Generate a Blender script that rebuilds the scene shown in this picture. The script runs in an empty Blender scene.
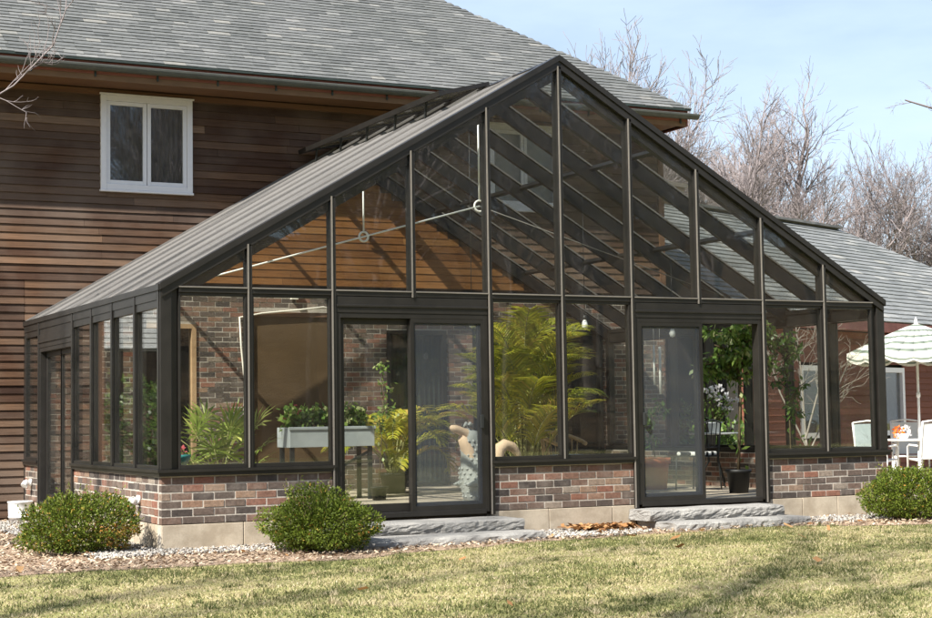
import bpy, math, random
import numpy as np
from mathutils import Vector as V, Matrix

rnd = random.Random(7)
scene = bpy.context.scene
COL = scene.collection
R = math.radians

# ------------------------------------------------------------------ helpers
class MB:
    """collects faces, then becomes ONE mesh object"""
    def __init__(s):
        s.v = []; s.f = []; s.t = []; s.sm = []
    def quadmesh(s, pts, faces, tone=.5, smooth=False):
        n = len(s.v); s.v += [tuple(p) for p in pts]
        for f in faces:
            s.f.append([i + n for i in f]); s.t.append(tone); s.sm.append(smooth)
    def hexa(s, p, tone=.5):
        s.quadmesh(p, ((0,3,2,1),(4,5,6,7),(0,1,5,4),(1,2,6,5),(2,3,7,6),(3,0,4,7)), tone)
    def box(s, a, b, tone=.5):
        x0,y0,z0 = (min(a[i],b[i]) for i in range(3)); x1,y1,z1 = (max(a[i],b[i]) for i in range(3))
        s.hexa([(x0,y0,z0),(x1,y0,z0),(x1,y1,z0),(x0,y1,z0),(x0,y0,z1),(x1,y0,z1),(x1,y1,z1),(x0,y1,z1)], tone)
    def bar(s, p, q, w, h, up=(0,0,1), tone=.5, off=0.0):
        """rectangular bar from p to q: w across, h along 'up' (centred, shifted by off)"""
        p, q, up = V(p), V(q), V(up)
        d = (q-p).normalized(); side = d.cross(up).normalized(); u = side.cross(d).normalized()
        a, b = side*(w/2), u*(h/2); p = p+u*off; q = q+u*off
        s.hexa([p-a-b,p+a-b,p+a+b,p-a+b,q-a-b,q+a-b,q+a+b,q-a+b], tone)
    def ring_loft(s, rings, tone=.5, smooth=True, cap=True):
        n = len(s.v); k = len(rings[0])
        for r in rings: s.v += [tuple(p) for p in r]
        for i in range(len(rings)-1):
            for j in range(k):
                a = n+i*k+j; b = n+i*k+(j+1)%k
                s.f.append([a,b,b+k,a+k]); s.t.append(tone); s.sm.append(smooth)
        if cap:
            s.f.append([n+j for j in range(k)][::-1]); s.t.append(tone); s.sm.append(False)
            m = n+(len(rings)-1)*k
            s.f.append([m+j for j in range(k)]); s.t.append(tone); s.sm.append(False)
    def tube(s, path, rad, n=6, tone=.5, smooth=True, cap=True, flat=1.0, up=None):
        path = [V(p) for p in path]
        if not hasattr(rad, '__len__'): rad = [rad]*len(path)
        rings = []; ref = V(up) if up else None
        for i, p in enumerate(path):
            d = (path[min(i+1,len(path)-1)]-path[max(i-1,0)]).normalized()
            if ref is None: ref = V((0,0,1)) if abs(d.z) < .9 else V((1,0,0))
            a = d.cross(ref)
            if a.length < 1e-4: a = d.orthogonal()
            a.normalize(); b = a.cross(d).normalized()
            if up is None: ref = b
            rings.append([p + a*(rad[i]*math.cos(2*math.pi*j/n)) + b*(rad[i]*flat*math.sin(2*math.pi*j/n)) for j in range(n)])
        s.ring_loft(rings, tone, smooth, cap)
    def lathe(s, prof, c=(0,0,0), n=20, tone=.5, smooth=True, cap=True):
        s.ring_loft([[(c[0]+r*math.cos(2*math.pi*j/n), c[1]+r*math.sin(2*math.pi*j/n), c[2]+z) for j in range(n)] for r, z in prof], tone, smooth, cap)
    def tri(s, a, b, c, tone=.5): s.quadmesh([a,b,c], ((0,1,2),), tone)
    def quad(s, a, b, c, d, tone=.5): s.quadmesh([a,b,c,d], ((0,1,2,3),), tone)
    def prism(s, poly, d, tone=.5):
        """closed prism: planar polygon extruded by vector d"""
        n = len(poly); d = V(d); P = [V(p) for p in poly]
        s.quadmesh(P+[p+d for p in P], [tuple(range(n))[::-1], tuple(range(n,2*n))]+[(i,(i+1)%n,n+(i+1)%n,n+i) for i in range(n)], tone)
    def build(s, name, mat, parent=None, bevel=0, xf=None):
        me = bpy.data.meshes.new(name)
        o = bpy.data.objects.new(name, me); COL.objects.link(o)
        off = V((0,0,0))
        if parent is not None:
            o.parent = parent
            q = parent
            while q is not None: off = off + q.location; q = q.parent
        vs = s.v
        if xf is not None: vs = [tuple(xf @ V(p)) for p in vs]
        if off.length > 0: vs = [(p[0]-off.x, p[1]-off.y, p[2]-off.z) for p in vs]
        me.from_pydata(vs, [], s.f)
        at = me.attributes.new('tone', 'FLOAT', 'FACE'); at.data.foreach_set('value', np.array(s.t, dtype=np.float32))
        me.polygons.foreach_set('use_smooth', np.array(s.sm, dtype=bool))
        me.materials.append(mat); me.update()
        if bevel:
            b = o.modifiers.new('edge', 'BEVEL'); b.width = bevel; b.segments = 2; b.limit_method = 'ANGLE'; b.angle_limit = R(40)
        return o

def tag(o, label=None, cat=None, group=None, kind=None):
    if label: o['label'] = label
    if cat: o['category'] = cat
    if group: o['group'] = group
    if kind: o['kind'] = kind
    return o
def thing(name, loc, label, cat, group=None):
    o = bpy.data.objects.new(name, None); o.location = loc; o.empty_display_size = .2
    COL.objects.link(o); return tag(o, label, cat, group)
def copy_tree(root, loc, rotz=0, label=None, scale=None):
    r = root.copy(); COL.objects.link(r); r.location = loc; r.rotation_euler = (0,0,rotz)
    if scale: r.scale = (scale,)*3
    if label: r['label'] = label
    for ch in list(root.children):
        c = ch.copy(); COL.objects.link(c); c.parent = r
        for g in list(ch.children):
            d = g.copy(); COL.objects.link(d); d.parent = c
    return r
def npmesh(name, verts, faces, mat, tones, nside):
    """big mesh from arrays: faces (N, nside)"""
    me = bpy.data.meshes.new(name); nf = len(faces)
    me.vertices.add(len(verts)); me.vertices.foreach_set('co', verts.astype(np.float32).ravel())
    me.loops.add(nf*nside); me.loops.foreach_set('vertex_index', faces.astype(np.int32).ravel())
    me.polygons.add(nf); me.polygons.foreach_set('loop_start', np.arange(0, nf*nside, nside, dtype=np.int32))
    at = me.attributes.new('tone', 'FLOAT', 'FACE'); at.data.foreach_set('value', tones.astype(np.float32))
    me.materials.append(mat); me.update(calc_edges=True); me.validate()
    o = bpy.data.objects.new(name, me); COL.objects.link(o); return o

# ------------------------------------------------------------------ materials
class N:
    def __init__(s, name):
        s.m = bpy.data.materials.new(name); s.m.use_nodes = True
        s.t = s.m.node_tree; s.n = s.t.nodes; s.n.clear()
        s.out = s.n.new('ShaderNodeOutputMaterial')
    def add(s, typ, **kw):
        x = s.n.new(typ)
        for k, v in kw.items():
            if k.startswith('i_'): x.inputs[k[2:].replace('_',' ')].default_value = v
            else: setattr(x, k, v)
        return x
    def link(s, a, b): s.t.links.new(a, b)
def ramp(b, src, stops, interp='LINEAR'):
    r = b.add('ShaderNodeValToRGB'); r.color_ramp.interpolation = interp
    e = r.color_ramp.elements
    while len(e) < len(stops): e.new(.5)
    for x, (p, c) in zip(e, stops):
        x.position = p; x.color = (*c, 1)
    b.link(src, r.inputs['Fac']); return r.outputs['Color']
def noise(b, scale, detail=4, vec=None, rough=.55, out='Fac', stretch=None):
    n = b.add('ShaderNodeTexNoise'); n.inputs['Scale'].default_value = scale; n.inputs['Detail'].default_value = detail; n.inputs['Roughness'].default_value = rough
    if vec is None: vec = b.add('ShaderNodeNewGeometry').outputs['Position']
    if stretch:
        mp = b.add('ShaderNodeMapping'); mp.inputs['Scale'].default_value = stretch; b.link(vec, mp.inputs['Vector']); vec = mp.outputs['Vector']
    b.link(vec, n.inputs['Vector']); return n.outputs[out]
def mixc(b, fac, a, c, mode='MIX'):
    m = b.add('ShaderNodeMix', data_type='RGBA', blend_type=mode)
    if isinstance(fac, (int, float)): m.inputs[0].default_value = fac
    else: b.link(fac, m.inputs[0])
    for i, x in ((6, a), (7, c)):
        if isinstance(x, tuple): m.inputs[i].default_value = (*x, 1)
        else: b.link(x, m.inputs[i])
    return m.outputs[2]
def maprange(b, src, a0, a1, b0, b1):
    m = b.add('ShaderNodeMapRange'); b.link(src, m.inputs[0])
    for i, v in enumerate((a0, a1, b0, b1)): m.inputs[i+1].default_value = v
    return m.outputs[0]
def tone(b):
    a = b.add('ShaderNodeAttribute'); a.attribute_name = 'tone'; return a.outputs['Fac']
def finish(b, col, rough=.7, bump=None, bstr=.3, bdist=.01, spec=.4, metal=0., trans=0.):
    p = b.add('ShaderNodeBsdfPrincipled')
    if isinstance(col, tuple): p.inputs['Base Color'].default_value = (*col, 1)
    else: b.link(col, p.inputs['Base Color'])
    if isinstance(rough, (int, float)): p.inputs['Roughness'].default_value = rough
    else: b.link(rough, p.inputs['Roughness'])
    p.inputs['Specular IOR Level'].default_value = spec; p.inputs['Metallic'].default_value = metal
    if bump is not None:
        bm = b.add('ShaderNodeBump'); bm.inputs['Strength'].default_value = bstr; bm.inputs['Distance'].default_value = bdist
        b.link(bump, bm.inputs['Height']); b.link(bm.outputs['Normal'], p.inputs['Normal'])
    sh = p.outputs[0]
    if trans:
        t = b.add('ShaderNodeBsdfTranslucent')
        if isinstance(col, tuple): t.inputs['Color'].default_value = (*col, 1)
        else: b.link(col, t.inputs['Color'])
        mx = b.add('ShaderNodeMixShader'); mx.inputs[0].default_value = trans
        b.link(sh, mx.inputs[1]); b.link(t.outputs[0], mx.inputs[2]); sh = mx.outputs[0]
    b.link(sh, b.out.inputs['Surface']); return b.m
def plain(name, col, rough=.6, var=.15, scale=20, spec=.4, metal=0., bump=0., trans=0.):
    b = N(name); n = noise(b, scale, 5)
    c = mixc(b, n, tuple(max(0, x*(1-var)) for x in col), tuple(min(1, x*(1+var)) for x in col))
    return finish(b, c, rough, n if bump else None, bump, .01, spec, metal, trans)
def toned(name, stops, rough=.7, nscale=30, nvar=.35, bstr=.3, interp='LINEAR', trans=0., spec=.3, stretch=None, bdist=.01):
    b = N(name); c = ramp(b, tone(b), stops, interp); n = noise(b, nscale, 6, stretch=stretch)
    c = mixc(b, 1.0, c, ramp(b, n, [(.25, (1-nvar,)*3), (.75, (1+nvar*.0+.0,)*3)]), 'MULTIPLY')
    return finish(b, c, rough, n, bstr, bdist, spec, 0, trans)
def glass(name, tint, refl0=.05, gain=1.0, dust=0., dustcol=(.6,.58,.55), dust_graze=0.):
    """one face of a pane: clear transmission plus mirror reflection that grows at grazing angles, and a film of dust"""
    b = N(name)
    t = b.add('ShaderNodeBsdfTransparent'); t.inputs['Color'].default_value = (*tint, 1)
    g = b.add('ShaderNodeBsdfGlossy'); g.inputs['Roughness'].default_value = .015; g.inputs['Color'].default_value = (.95,.96,.97,1)
    lw = b.add('ShaderNodeLayerWeight'); lw.inputs['Blend'].default_value = .5
    pw = b.add('ShaderNodeMath', operation='POWER'); b.link(lw.outputs['Facing'], pw.inputs[0]); pw.inputs[1].default_value = 5
    ml = b.add('ShaderNodeMath', operation='MULTIPLY_ADD'); b.link(pw.outputs[0], ml.inputs[0]); ml.inputs[1].default_value = gain*(1-refl0); ml.inputs[2].default_value = refl0; ml.use_clamp = True
    # faint waviness of old sealed units
    bm = b.add('ShaderNodeBump'); bm.inputs['Strength'].default_value = .05; bm.inputs['Distance'].default_value = .004
    b.link(noise(b, 1.6, 0), bm.inputs['Height']); b.link(bm.outputs['Normal'], g.inputs['Normal'])
    mx = b.add('ShaderNodeMixShader'); b.link(ml.outputs[0], mx.inputs[0]); b.link(t.outputs[0], mx.inputs[1]); b.link(g.outputs[0], mx.inputs[2])
    sh = mx.outputs[0]
    if dust > 0:
        d = b.add('ShaderNodeBsdfDiffuse'); d.inputs['Color'].default_value = (*dustcol, 1)
        dm = b.add('ShaderNodeMath', operation='MULTIPLY_ADD'); b.link(pw.outputs[0], dm.inputs[0]); dm.inputs[1].default_value = dust_graze; b.link(maprange(b, noise(b, 2.5, 8), .35, .65, dust*.3, dust*1.9), dm.inputs[2]); dm.use_clamp = True
        m2 = b.add('ShaderNodeMixShader'); b.link(dm.outputs[0], m2.inputs[0]); b.link(sh, m2.inputs[1]); b.link(d.outputs[0], m2.inputs[2]); sh = m2.outputs[0]
    b.link(sh, b.out.inputs['Surface']); return b.m
def meshscreen(name, opacity, col):
    b = N(name); t = b.add('ShaderNodeBsdfTransparent'); d = b.add('ShaderNodeBsdfDiffuse'); d.inputs['Color'].default_value = (*col, 1)
    mx = b.add('ShaderNodeMixShader'); mx.inputs[0].default_value = opacity
    b.link(t.outputs[0], mx.inputs[1]); b.link(d.outputs[0], mx.inputs[2]); b.link(mx.outputs[0], b.out.inputs['Surface']); return b.m

M = {}
def frame_mat():
    b = N('dark bronze frame'); n = noise(b, 6, 6); c = ramp(b, n, [(.3,(.0105,.0094,.0080)),(.7,(.0175,.0156,.0135))])
    return finish(b, c, .42, n, .05, .01, .5)
M['frame'] = frame_mat()
M['strip'] = plain('bronze sunlit edge', (.17,.155,.135), .4, .2, 25, .5)  # lighter bronze that paints the sunlit edges of the frame caps
M['roofbar'] = plain('weathered roof cap', (.165,.158,.15), .8, .15, 14, .12)
M['glass'] = glass('window glass', (.96,.97,.95), .046, 1.0, .005, (.45,.43,.40))
M['roofglass'] = glass('dusty roof glass', (.93,.94,.93), .04, .75, .08, (.155,.150,.143), .80)
M['houseglass'] = glass('house window glass', (.80,.82,.82), .07, 1.0, .01)
M['screen'] = meshscreen('insect screen', .15, (.11,.125,.145))
def brick_mat():
    b = N('old brick')
    c = ramp(b, tone(b), [(0,(.06,.05,.045)),(.25,(.10,.08,.068)),(.48,(.145,.105,.083)),(.68,(.185,.11,.08)),(.83,(.23,.105,.072)),(.93,(.26,.17,.115)),(1,(.26,.225,.185))])
    n = noise(b, 28, 8, rough=.7); n2 = noise(b, 5, 5)
    c = mixc(b, 1., c, ramp(b, n, [(.25,(.5,.5,.5)),(.6,(1.05,1.05,1.05))]), 'MULTIPLY')
    c = mixc(b, maprange(b, n2, .5, .8, 0, .4), c, (.33,.29,.25))
    return finish(b, c, .85, n, .6, .008, .25)
M['brick'] = brick_mat()
M['mortar'] = plain('lime mortar', (.41,.375,.325), .95, .3, 40, .2, 0, .5)
M['concrete'] = (lambda b: finish(b, mixc(b, maprange(b, noise(b, 3.5, 8, rough=.65), .42, .62, 0, .75), mixc(b, noise(b, 60, 8), (.38,.325,.245), (.52,.455,.36)), (.29,.24,.175)), .9, noise(b, 90, 6), .35, .006, .2))(N('concrete block'))
def siding_mat():
    b = N('weathered cedar')
    c = ramp(b, tone(b), [(0,(.036,.019,.014)),(.35,(.072,.039,.025)),(.62,(.125,.071,.042)),(.82,(.20,.122,.076)),(1,(.29,.20,.135))])
    g = noise(b, 6, 8, rough=.65, stretch=(.35,1,9)); k = noise(b, .8, 5)
    c = mixc(b, 1., c, ramp(b, g, [(.25,(.42,.40,.38)),(.65,(1.1,1.08,1.05))]), 'MULTIPLY')
    c = mixc(b, maprange(b, k, .42, .7, 0, .6), c, (.165,.130,.104))
    return finish(b, c, .8, g, .5, .006, .2)
M['siding'] = siding_mat()
def slate_mat(name, lift=1.0):
    b = N(name)
    c = ramp(b, tone(b), [(0,tuple(lift*x for x in (.125,.132,.132))),(.4,tuple(lift*x for x in (.165,.172,.172))),(.75,tuple(lift*x for x in (.195,.202,.20))),(.92,tuple(lift*x for x in (.235,.24,.236))),(1,tuple(lift*x for x in (.275,.27,.25)))])
    n = noise(b, 14, 7, rough=.65)
    c = mixc(b, 1., c, ramp(b, n, [(.25,(.72,.72,.72)),(.7,(1.08,1.08,1.08))]), 'MULTIPLY'); c = mixc(b, 1., c, ramp(b, noise(b, .9, 5, rough=.6), [(.3,(.82,.83,.80)),(.65,(1.06,1.05,1.04))]), 'MULTIPLY')
    return finish(b, c, .62, n, .4, .006, .4)
M['slate'] = slate_mat('roof slate', .74)
M['white'] = plain('white paint', (.74,.74,.76), .45, .06, 15)
M['whitemetal'] = plain('white enamel', (.78,.78,.76), .35, .05, 12)
M['green_gutter'] = plain('dark green gutter', (.028,.04,.036), .5, .3, 9)
M['copper'] = plain('old copper gutter', (.07,.075,.068), .55, .35, 7)
M['redtrim'] = plain('dull red fascia', (.26,.10,.085), .7, .3, 8)
M['browntrim'] = (lambda b: finish(b, mixc(b, noise(b, 5, 7, stretch=(.3,1,4)), (.085,.04,.022), (.20,.105,.055)), .75, noise(b, 30, 5), .3))(N('brown frieze board'))
M['tantrim'] = (lambda b: finish(b, mixc(b, noise(b, 4, 7, stretch=(.2,1,4)), (.30,.18,.09), (.42,.29,.17)), .75, noise(b, 30, 5), .3))(N('tan soffit board'))
M['dark'] = plain('dark interior', (.02,.018,.016), .9, .3, 3)
M['brownblind'] = (lambda b: finish(b, mixc(b, noise(b, 2.2, 6), (.055,.033,.013), (.10,.06,.025)), .9, noise(b, 50, 4), .3))(N('brown cloth blind'))
M['drape'] = plain('grey green drape', (.11,.13,.11), .9, .35, 5, .1)
M['cord'] = plain('white cord', (.70,.66,.58), .7, .1)
M['bluestone'] = (lambda b: finish(b, mixc(b, maprange(b, noise(b, 3, 6), .35, .7, 0, 1), (.215,.21,.20), (.37,.36,.335)), .9, noise(b, 22, 9, rough=.75), 1.0, .03, .3))(N('bluestone'))
M['floor'] = (lambda b: finish(b, mixc(b, noise(b, 1.2, 5), mixc(b, tone(b), (.40,.34,.26), (.52,.45,.35)), (.36,.31,.25)), .6, noise(b, 40, 4), .1))(N('clay floor tile'))
M['grout'] = plain('grout', (.22,.20,.17), .9)
M['leaf_box'] = toned('boxwood leaf', [(0,(.055,.08,.011)),(.5,(.12,.165,.020)),(.85,(.22,.25,.04)),(.95,(.36,.29,.06)),(1,(.46,.19,.05))], .55, 20, .2, .05, trans=.25, spec=.18)
M['leaf_palm'] = toned('palm leaflet', [(0,(.07,.12,.015)),(.5,(.30,.34,.03)),(.8,(.54,.48,.05)),(1,(.60,.42,.10))], .4, 8, .2, .05, trans=.42, spec=.45)
M['leaf_fan'] = toned('fan palm leaf', [(0,(.10,.17,.03)),(.5,(.28,.37,.07)),(1,(.50,.52,.15))], .4, 8, .2, .05, trans=.35, spec=.45)
M['leaf_green'] = toned('broad green leaf', [(0,(.045,.10,.02)),(.5,(.12,.22,.04)),(.85,(.26,.36,.08)),(1,(.44,.48,.22))], .4, 8, .2, .05, trans=.4, spec=.45)
M['petal'] = plain('white petal', (.85,.83,.84), .6, .05, 10, .2, 0, 0, .3)
M['pinkpetal'] = plain('pink petal', (.55,.12,.14), .6, .2, 10, .2, 0, 0, .3)
M['stem'] = plain('woody stem', (.13,.10,.06), .85, .3, 25, .2, 0, .3)
M['palmstem'] = plain('palm cane', (.24,.24,.09), .6, .3, 18)
M['bark'] = (lambda b: finish(b, mixc(b, noise(b, 9, 8, rough=.7, stretch=(1,1,.3)), (.10,.085,.075), (.27,.235,.21)), .9, noise(b, 22, 6, stretch=(1,1,.3)), .6, .02, .2))(N('grey bark'))
M['twig'] = (lambda b: finish(b, mixc(b, noise(b, .7, 4), (.15,.13,.13), (.27,.235,.235)), .9, None, 0, .01, .2))(N('twig bark'))
M['birch'] = (lambda b: finish(b, mixc(b, noise(b, 14, 6, stretch=(.4,.4,2)), (.14,.125,.11), (.29,.265,.23)), .85, None, 0, .01, .2))(N('pale bark'))
M['terracotta'] = plain('terracotta', (.52,.155,.08), .8, .15, 12)
M['blackpot'] = plain('black plastic pot', (.018,.018,.018), .5, .2)
M['greenpot'] = plain('dark glazed pot', (.05,.06,.06), .35, .2)
M['trough'] = plain('grey blue painted trough', (.30,.33,.335), .6, .12, 10)
M['black'] = plain('black metal', (.02,.022,.022), .45, .2)
M['soil'] = plain('potting soil', (.05,.035,.025), .95, .4, 40, .1, 0, .6)
M['tabletop'] = plain('pale table top', (.50,.52,.50), .2, .08, 6, .5)
M['croc_blue'] = (lambda b: finish(b, mixc(b, noise(b, 16, 6), (.22,.24,.232), (.40,.415,.39)), .7, noise(b, 60, 4), .3))(N('grey blue glazed skin'))
M['croc_tan'] = (lambda b: finish(b, mixc(b, noise(b, 10, 6), (.55,.39,.25), (.70,.53,.37)), .7, noise(b, 50, 4), .3))(N('tan carved belly'))
M['rattan'] = (lambda b: finish(b, mixc(b, noise(b, 30, 4), (.36,.25,.13), (.58,.44,.27)), .6, noise(b, 120, 3), .4))(N('rattan cane'))
M['cushion'] = plain('pale cushion cloth', (.55,.58,.60), .9, .1, 30, .1)
def stripe_mat(name, a, c, freq, axis):
    b = N(name); tc = b.add('ShaderNodeTexCoord'); sp = b.add('ShaderNodeSeparateXYZ'); b.link(tc.outputs['Object'], sp.inputs[0])
    m = b.add('ShaderNodeMath', operation='MULTIPLY'); b.link(sp.outputs[axis], m.inputs[0]); m.inputs[1].default_value = freq
    f = b.add('ShaderNodeMath', operation='FRACT'); b.link(m.outputs[0], f.inputs[0])
    return finish(b, ramp(b, f.outputs[0], [(0,a),(.5,a),(.5001,c)], 'CONSTANT'), .85, None, 0, .01, .1, 0, .0)
M['striped'] = stripe_mat('striped cushion cloth', (.03,.03,.03), (.75,.75,.72), 9, 0)
M['canopy'] = toned('striped parasol cloth', [(0,(.80,.79,.74)),(.5,(.80,.79,.74)),(.51,(.22,.27,.22)),(1,(.22,.27,.22))], .85, 30, .08, .05, 'CONSTANT', .35, .1)
M['sling'] = plain('white woven sling', (.72,.74,.74), .8, .08, 60, .2, 0, .2, .2)
M['bluesling'] = plain('pale blue sling', (.42,.50,.54), .8, .1, 40, .2, 0, .2, .25)
M['orange'] = plain('orange petals', (.75,.18,.03), .6, .2, 30, .2, 0, 0, .2)
M['bulb'] = plain('white glass bulb', (.82,.83,.82), .2, .03)
M['teal'] = plain('teal glaze', (.05,.25,.24), .3, .15)
M['gravel'] = toned('white gravel', [(0,(.14,.13,.115)),(.5,(.31,.29,.26)),(1,(.52,.49,.45))], .85, 30, .2, .2)
M['mulch'] = toned('bark mulch chip', [(0,(.10,.065,.045)),(.3,(.27,.19,.125)),(.65,(.48,.37,.255)),(1,(.68,.57,.43))], .9, 30, .3, .3)
M['deadleaf'] = toned('dry oak leaf', [(0,(.18,.085,.035)),(.5,(.36,.18,.07)),(1,(.52,.32,.15))], .75, 20, .25, .2, trans=.2)
M['grass'] = toned('grass blade', [(0,(.07,.09,.026)),(.3,(.13,.142,.05)),(.5,(.255,.215,.11)),(.75,(.405,.34,.20)),(1,(.575,.49,.325))], .7, 3, .15, .05, trans=.25, spec=.25)

# ------------------------------------------------------------------ dimensions
W = .88; GX = 10*W; D = 6.18; ZE = 2.496; ZR = 5.06; ZT = 2.47; ZS = .726; ZC = .221; FL = .215; GZ = -.035
def zroof(x): return ZE + (ZR-ZE)*(1-abs(x-GX/2)/(GX/2))
SL = V((GX/2,0,ZR-ZE)).normalized()

# ------------------------------------------------------------------ brickwork
def bricks(mb, mo, o, ux, n, width, z0, z1, seed, holes=(), course=.069, bl=.2, depth=.09, head=False):
    """running-bond bricks: origin o, along ux, outward normal n; mb bricks, mo mortar backing 8 mm behind the faces"""
    rr = random.Random(seed); o = V(o); ux = V(ux); n = V(n); j = .0125
    k = max(1, round((z1-z0)/course)); ch = (z1-z0)/k
    for i in range(k):
        zb = z0+i*ch; zt = zb+ch-j; x = -(bl+j)*(.5 if i % 2 else 0)*1.0 - rr.random()*.01
        while x < width:
            a = max(0, x); c = min(width, x+bl)
            spans = [(a, c)]
            for hx0, hx1, hz0, hz1 in holes:
                if zt > hz0 and zb < hz1:
                    ns = []
                    for p, q in spans:
                        if q <= hx0 or p >= hx1: ns.append((p, q)); continue
                        if p < hx0: ns.append((p, hx0))
                        if q > hx1: ns.append((hx1, q))
                    spans = ns
            for p, q in spans:
                if q-p < .02: continue
                t = rr.random(); jut = rr.uniform(-.003, .003); e = rr.uniform(-.003,.003)
                A = o+ux*p-n*depth; B = o+ux*q-n*depth; F = n*(depth+jut)
                zz0 = V((0,0,zb+e)); zz1 = V((0,0,zt+e))
                pts = [A+zz0, B+zz0, B+F+zz0, A+F+zz0, A+zz1, B+zz1, B+F+zz1, A+F+zz1]
                mb.hexa(pts, t)
            x += bl+j
    # mortar: rectangles around the holes
    xs = sorted({0, width, *[h[0] for h in holes], *[h[1] for h in holes]}); zs = sorted({z0, z1-.001, *[min(max(h[2],z0),z1-.001) for h in holes], *[min(max(h[3],z0),z1-.001) for h in holes]})
    for a, c in zip(xs, xs[1:]):
        for p, q in zip(zs, zs[1:]):
            mx, mz = (a+c)/2, (p+q)/2
            if any(h[0] < mx < h[1] and h[2] < mz < h[3] for h in holes): continue
            e0 = .001
            A = o+ux*(a+e0)-n*(depth+.02); B = o+ux*(c-e0)-n*(depth+.02); F = n*(depth+.02-.0035)
            P_, Q_ = V((0,0,p)), V((0,0,q))
            mo.hexa([A+P_, B+P_, B+F+P_, A+F+P_, A+Q_, B+Q_, B+F+Q_, A+F+Q_])
def clapboards(mb, o, ux, n, width, z0, z1, seed, holes=(), exp=.104, tmin=0., tmax=1.):
    """lapped boards: each a wedge, thick at its lower edge, cut into random lengths"""
    rr = random.Random(seed); o = V(o); ux = V(ux); n = V(n); k = max(1, round((z1-z0)/exp)); e = (z1-z0)/k
    for i in range(k):
        zb, zt = z0+i*e, z0+i*e+e*.995
        cuts = [0]; row = rr.gauss(.40, .15)
        while cuts[-1] < width: cuts.append(cuts[-1]+rr.uniform(1.4, 3.6))
        cuts[-1] = width
        for a, c in zip(cuts, cuts[1:]):
            spans = [(a, c-.003)]
            for hx0, hx1, hz0, hz1 in holes:
                if zt > hz0 and zb < hz1:
                    ns = []
                    for p, q in spans:
                        if q <= hx0 or p >= hx1: ns.append((p, q)); continue
                        if p < hx0: ns.append((p, hx0))
                        if q > hx1: ns.append((hx1, q))
                    spans = ns
            t = min(tmax, max(tmin, row+rr.gauss(0, .11))); sag = rr.uniform(-.002, .002); th = rr.uniform(.017, .024)
            for p, q in spans:
                if q-p < .01: continue
                B = [o+ux*p, o+ux*q]
                lo, hi = V((0,0,zb+sag)), V((0,0,zt+sag))
                mb.hexa([B[0]-n*.02+lo, B[1]-n*.02+lo, B[1]+n*th+lo, B[0]+n*th+lo, B[0]-n*.02+hi, B[1]-n*.02+hi, B[1]+n*.003+hi, B[0]+n*.003+hi], t)
def slates(mb, ey, ez, slope, xlo, xhi, tmax, seed, exp=.16, wmin=.2, wmax=.42, th=.014, xf=None):
    """slate courses on a slope rising in +y from the eave (ey, ez); xlo(t)/xhi(t) bound each course"""
    rr = random.Random(seed); L = math.hypot(1, slope); c, s = 1/L, slope/L; nrm = V((0,-s,c)); t = 0.
    while t < tmax:
        x = xlo(t)-rr.random()*wmax; hi = xhi(t); rowt = rr.gauss(0, .05)
        while x < hi:
            w = rr.uniform(wmin, wmax); a, b = max(x, xlo(t)), min(x+w-.004, hi)
            if b-a > .04:
                tl = t+rr.uniform(-.008, .008); up = rr.uniform(0, .004); T0 = V((0,ey+tl*c,ez+tl*s)); T1 = V((0,ey+(t+exp*1.25)*c,ez+(t+exp*1.25)*s))
                tn = min(1, max(0, rr.gauss(.42, .2)+rowt)); tn = rr.uniform(.82, 1) if rr.random() < .06 else tn
                lo, h2 = nrm*.004, nrm*(.004+th+up)
                A, B_ = V((a,0,0)), V((b,0,0))
                P = [A+T0+lo, B_+T0+lo, B_+T1-nrm*.004, A+T1-nrm*.004, A+T0+h2, B_+T0+h2, B_+T1+nrm*.002, A+T1+nrm*.002]
                if xf is not None: P = [xf @ p for p in P]
                mb.hexa(P, tn)
            x += w
        t += exp
def hip_solid(mb, xl, xr, y0, y1, ze, zr, hipr=True, hipl=False, xf=None):
    ym = (y0+y1)/2; run = ym-y0
    P = [V(p) for p in ((xl,y0,ze),(xr,y0,ze),(xr,y1,ze),(xl,y1,ze),(xl+(run if hipl else 0),ym,zr),(xr-(run if hipr else 0),ym,zr))]
    if xf is not None: P = [xf @ p for p in P]
    mb.quadmesh(P, ((0,3,2,1),(0,1,5,4),(1,2,5),(2,3,4,5),(3,0,4)), .4)

# ------------------------------------------------------------------ house
house = thing('house', (4.4, 10, 0), 'dark cedar clad house with grey slate hip roof behind the greenhouse', 'house')
HX0, HX1, RXL = -.95, 9.8, -2.8; EY, EZ, SLP = 5.52, 5.86, .73  # RXL: roof end lengthened out of view so its shadow covers the siding
WIN = (.97, 2.22, 4.27, 5.53); WIN2 = (6.72, 7.97, 4.27, 5.53)
OPN = [(1.50,2.27,FL,2.5),(3.02,4.26,.5,2.68),(5.08,6.02,FL,2.45),(6.45,8.66,FL,2.5)]
mb, mo = MB(), MB()
bricks(mb, mo, (0,D,0), (1,0,0), (0,-1,0), HX1, FL-.2, 3.02, 3, OPN+[(-.1,.98,2.40,3.1)])
w_ = mb.build('brick_wall', M['brick'], house); mo.build('mortar', M['mortar'], w_)
mb = MB()
clapboards(mb, (HX0,D,0), (1,0,0), (0,-1,0), HX1-HX0, 3.05, 5.62, 11, [(w[0]-HX0+.02,w[1]-HX0-.02,w[2]+.02,w[3]-.02) for w in (WIN,WIN2)], .104)
clapboards(mb, (HX0,D,0), (1,0,0), (0,-1,0), -HX0-.012, -.1, 3.05, 12, (), .104)
clapboards(mb, (-.01,D,0), (1,0,0), (0,-1,0), .985, 2.41, 3.05, 15, (), .104)
clapboards(mb, (HX0,D+9,0), (0,-1,0), (-1,0,0), 9, -.1, 5.62, 13)
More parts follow.
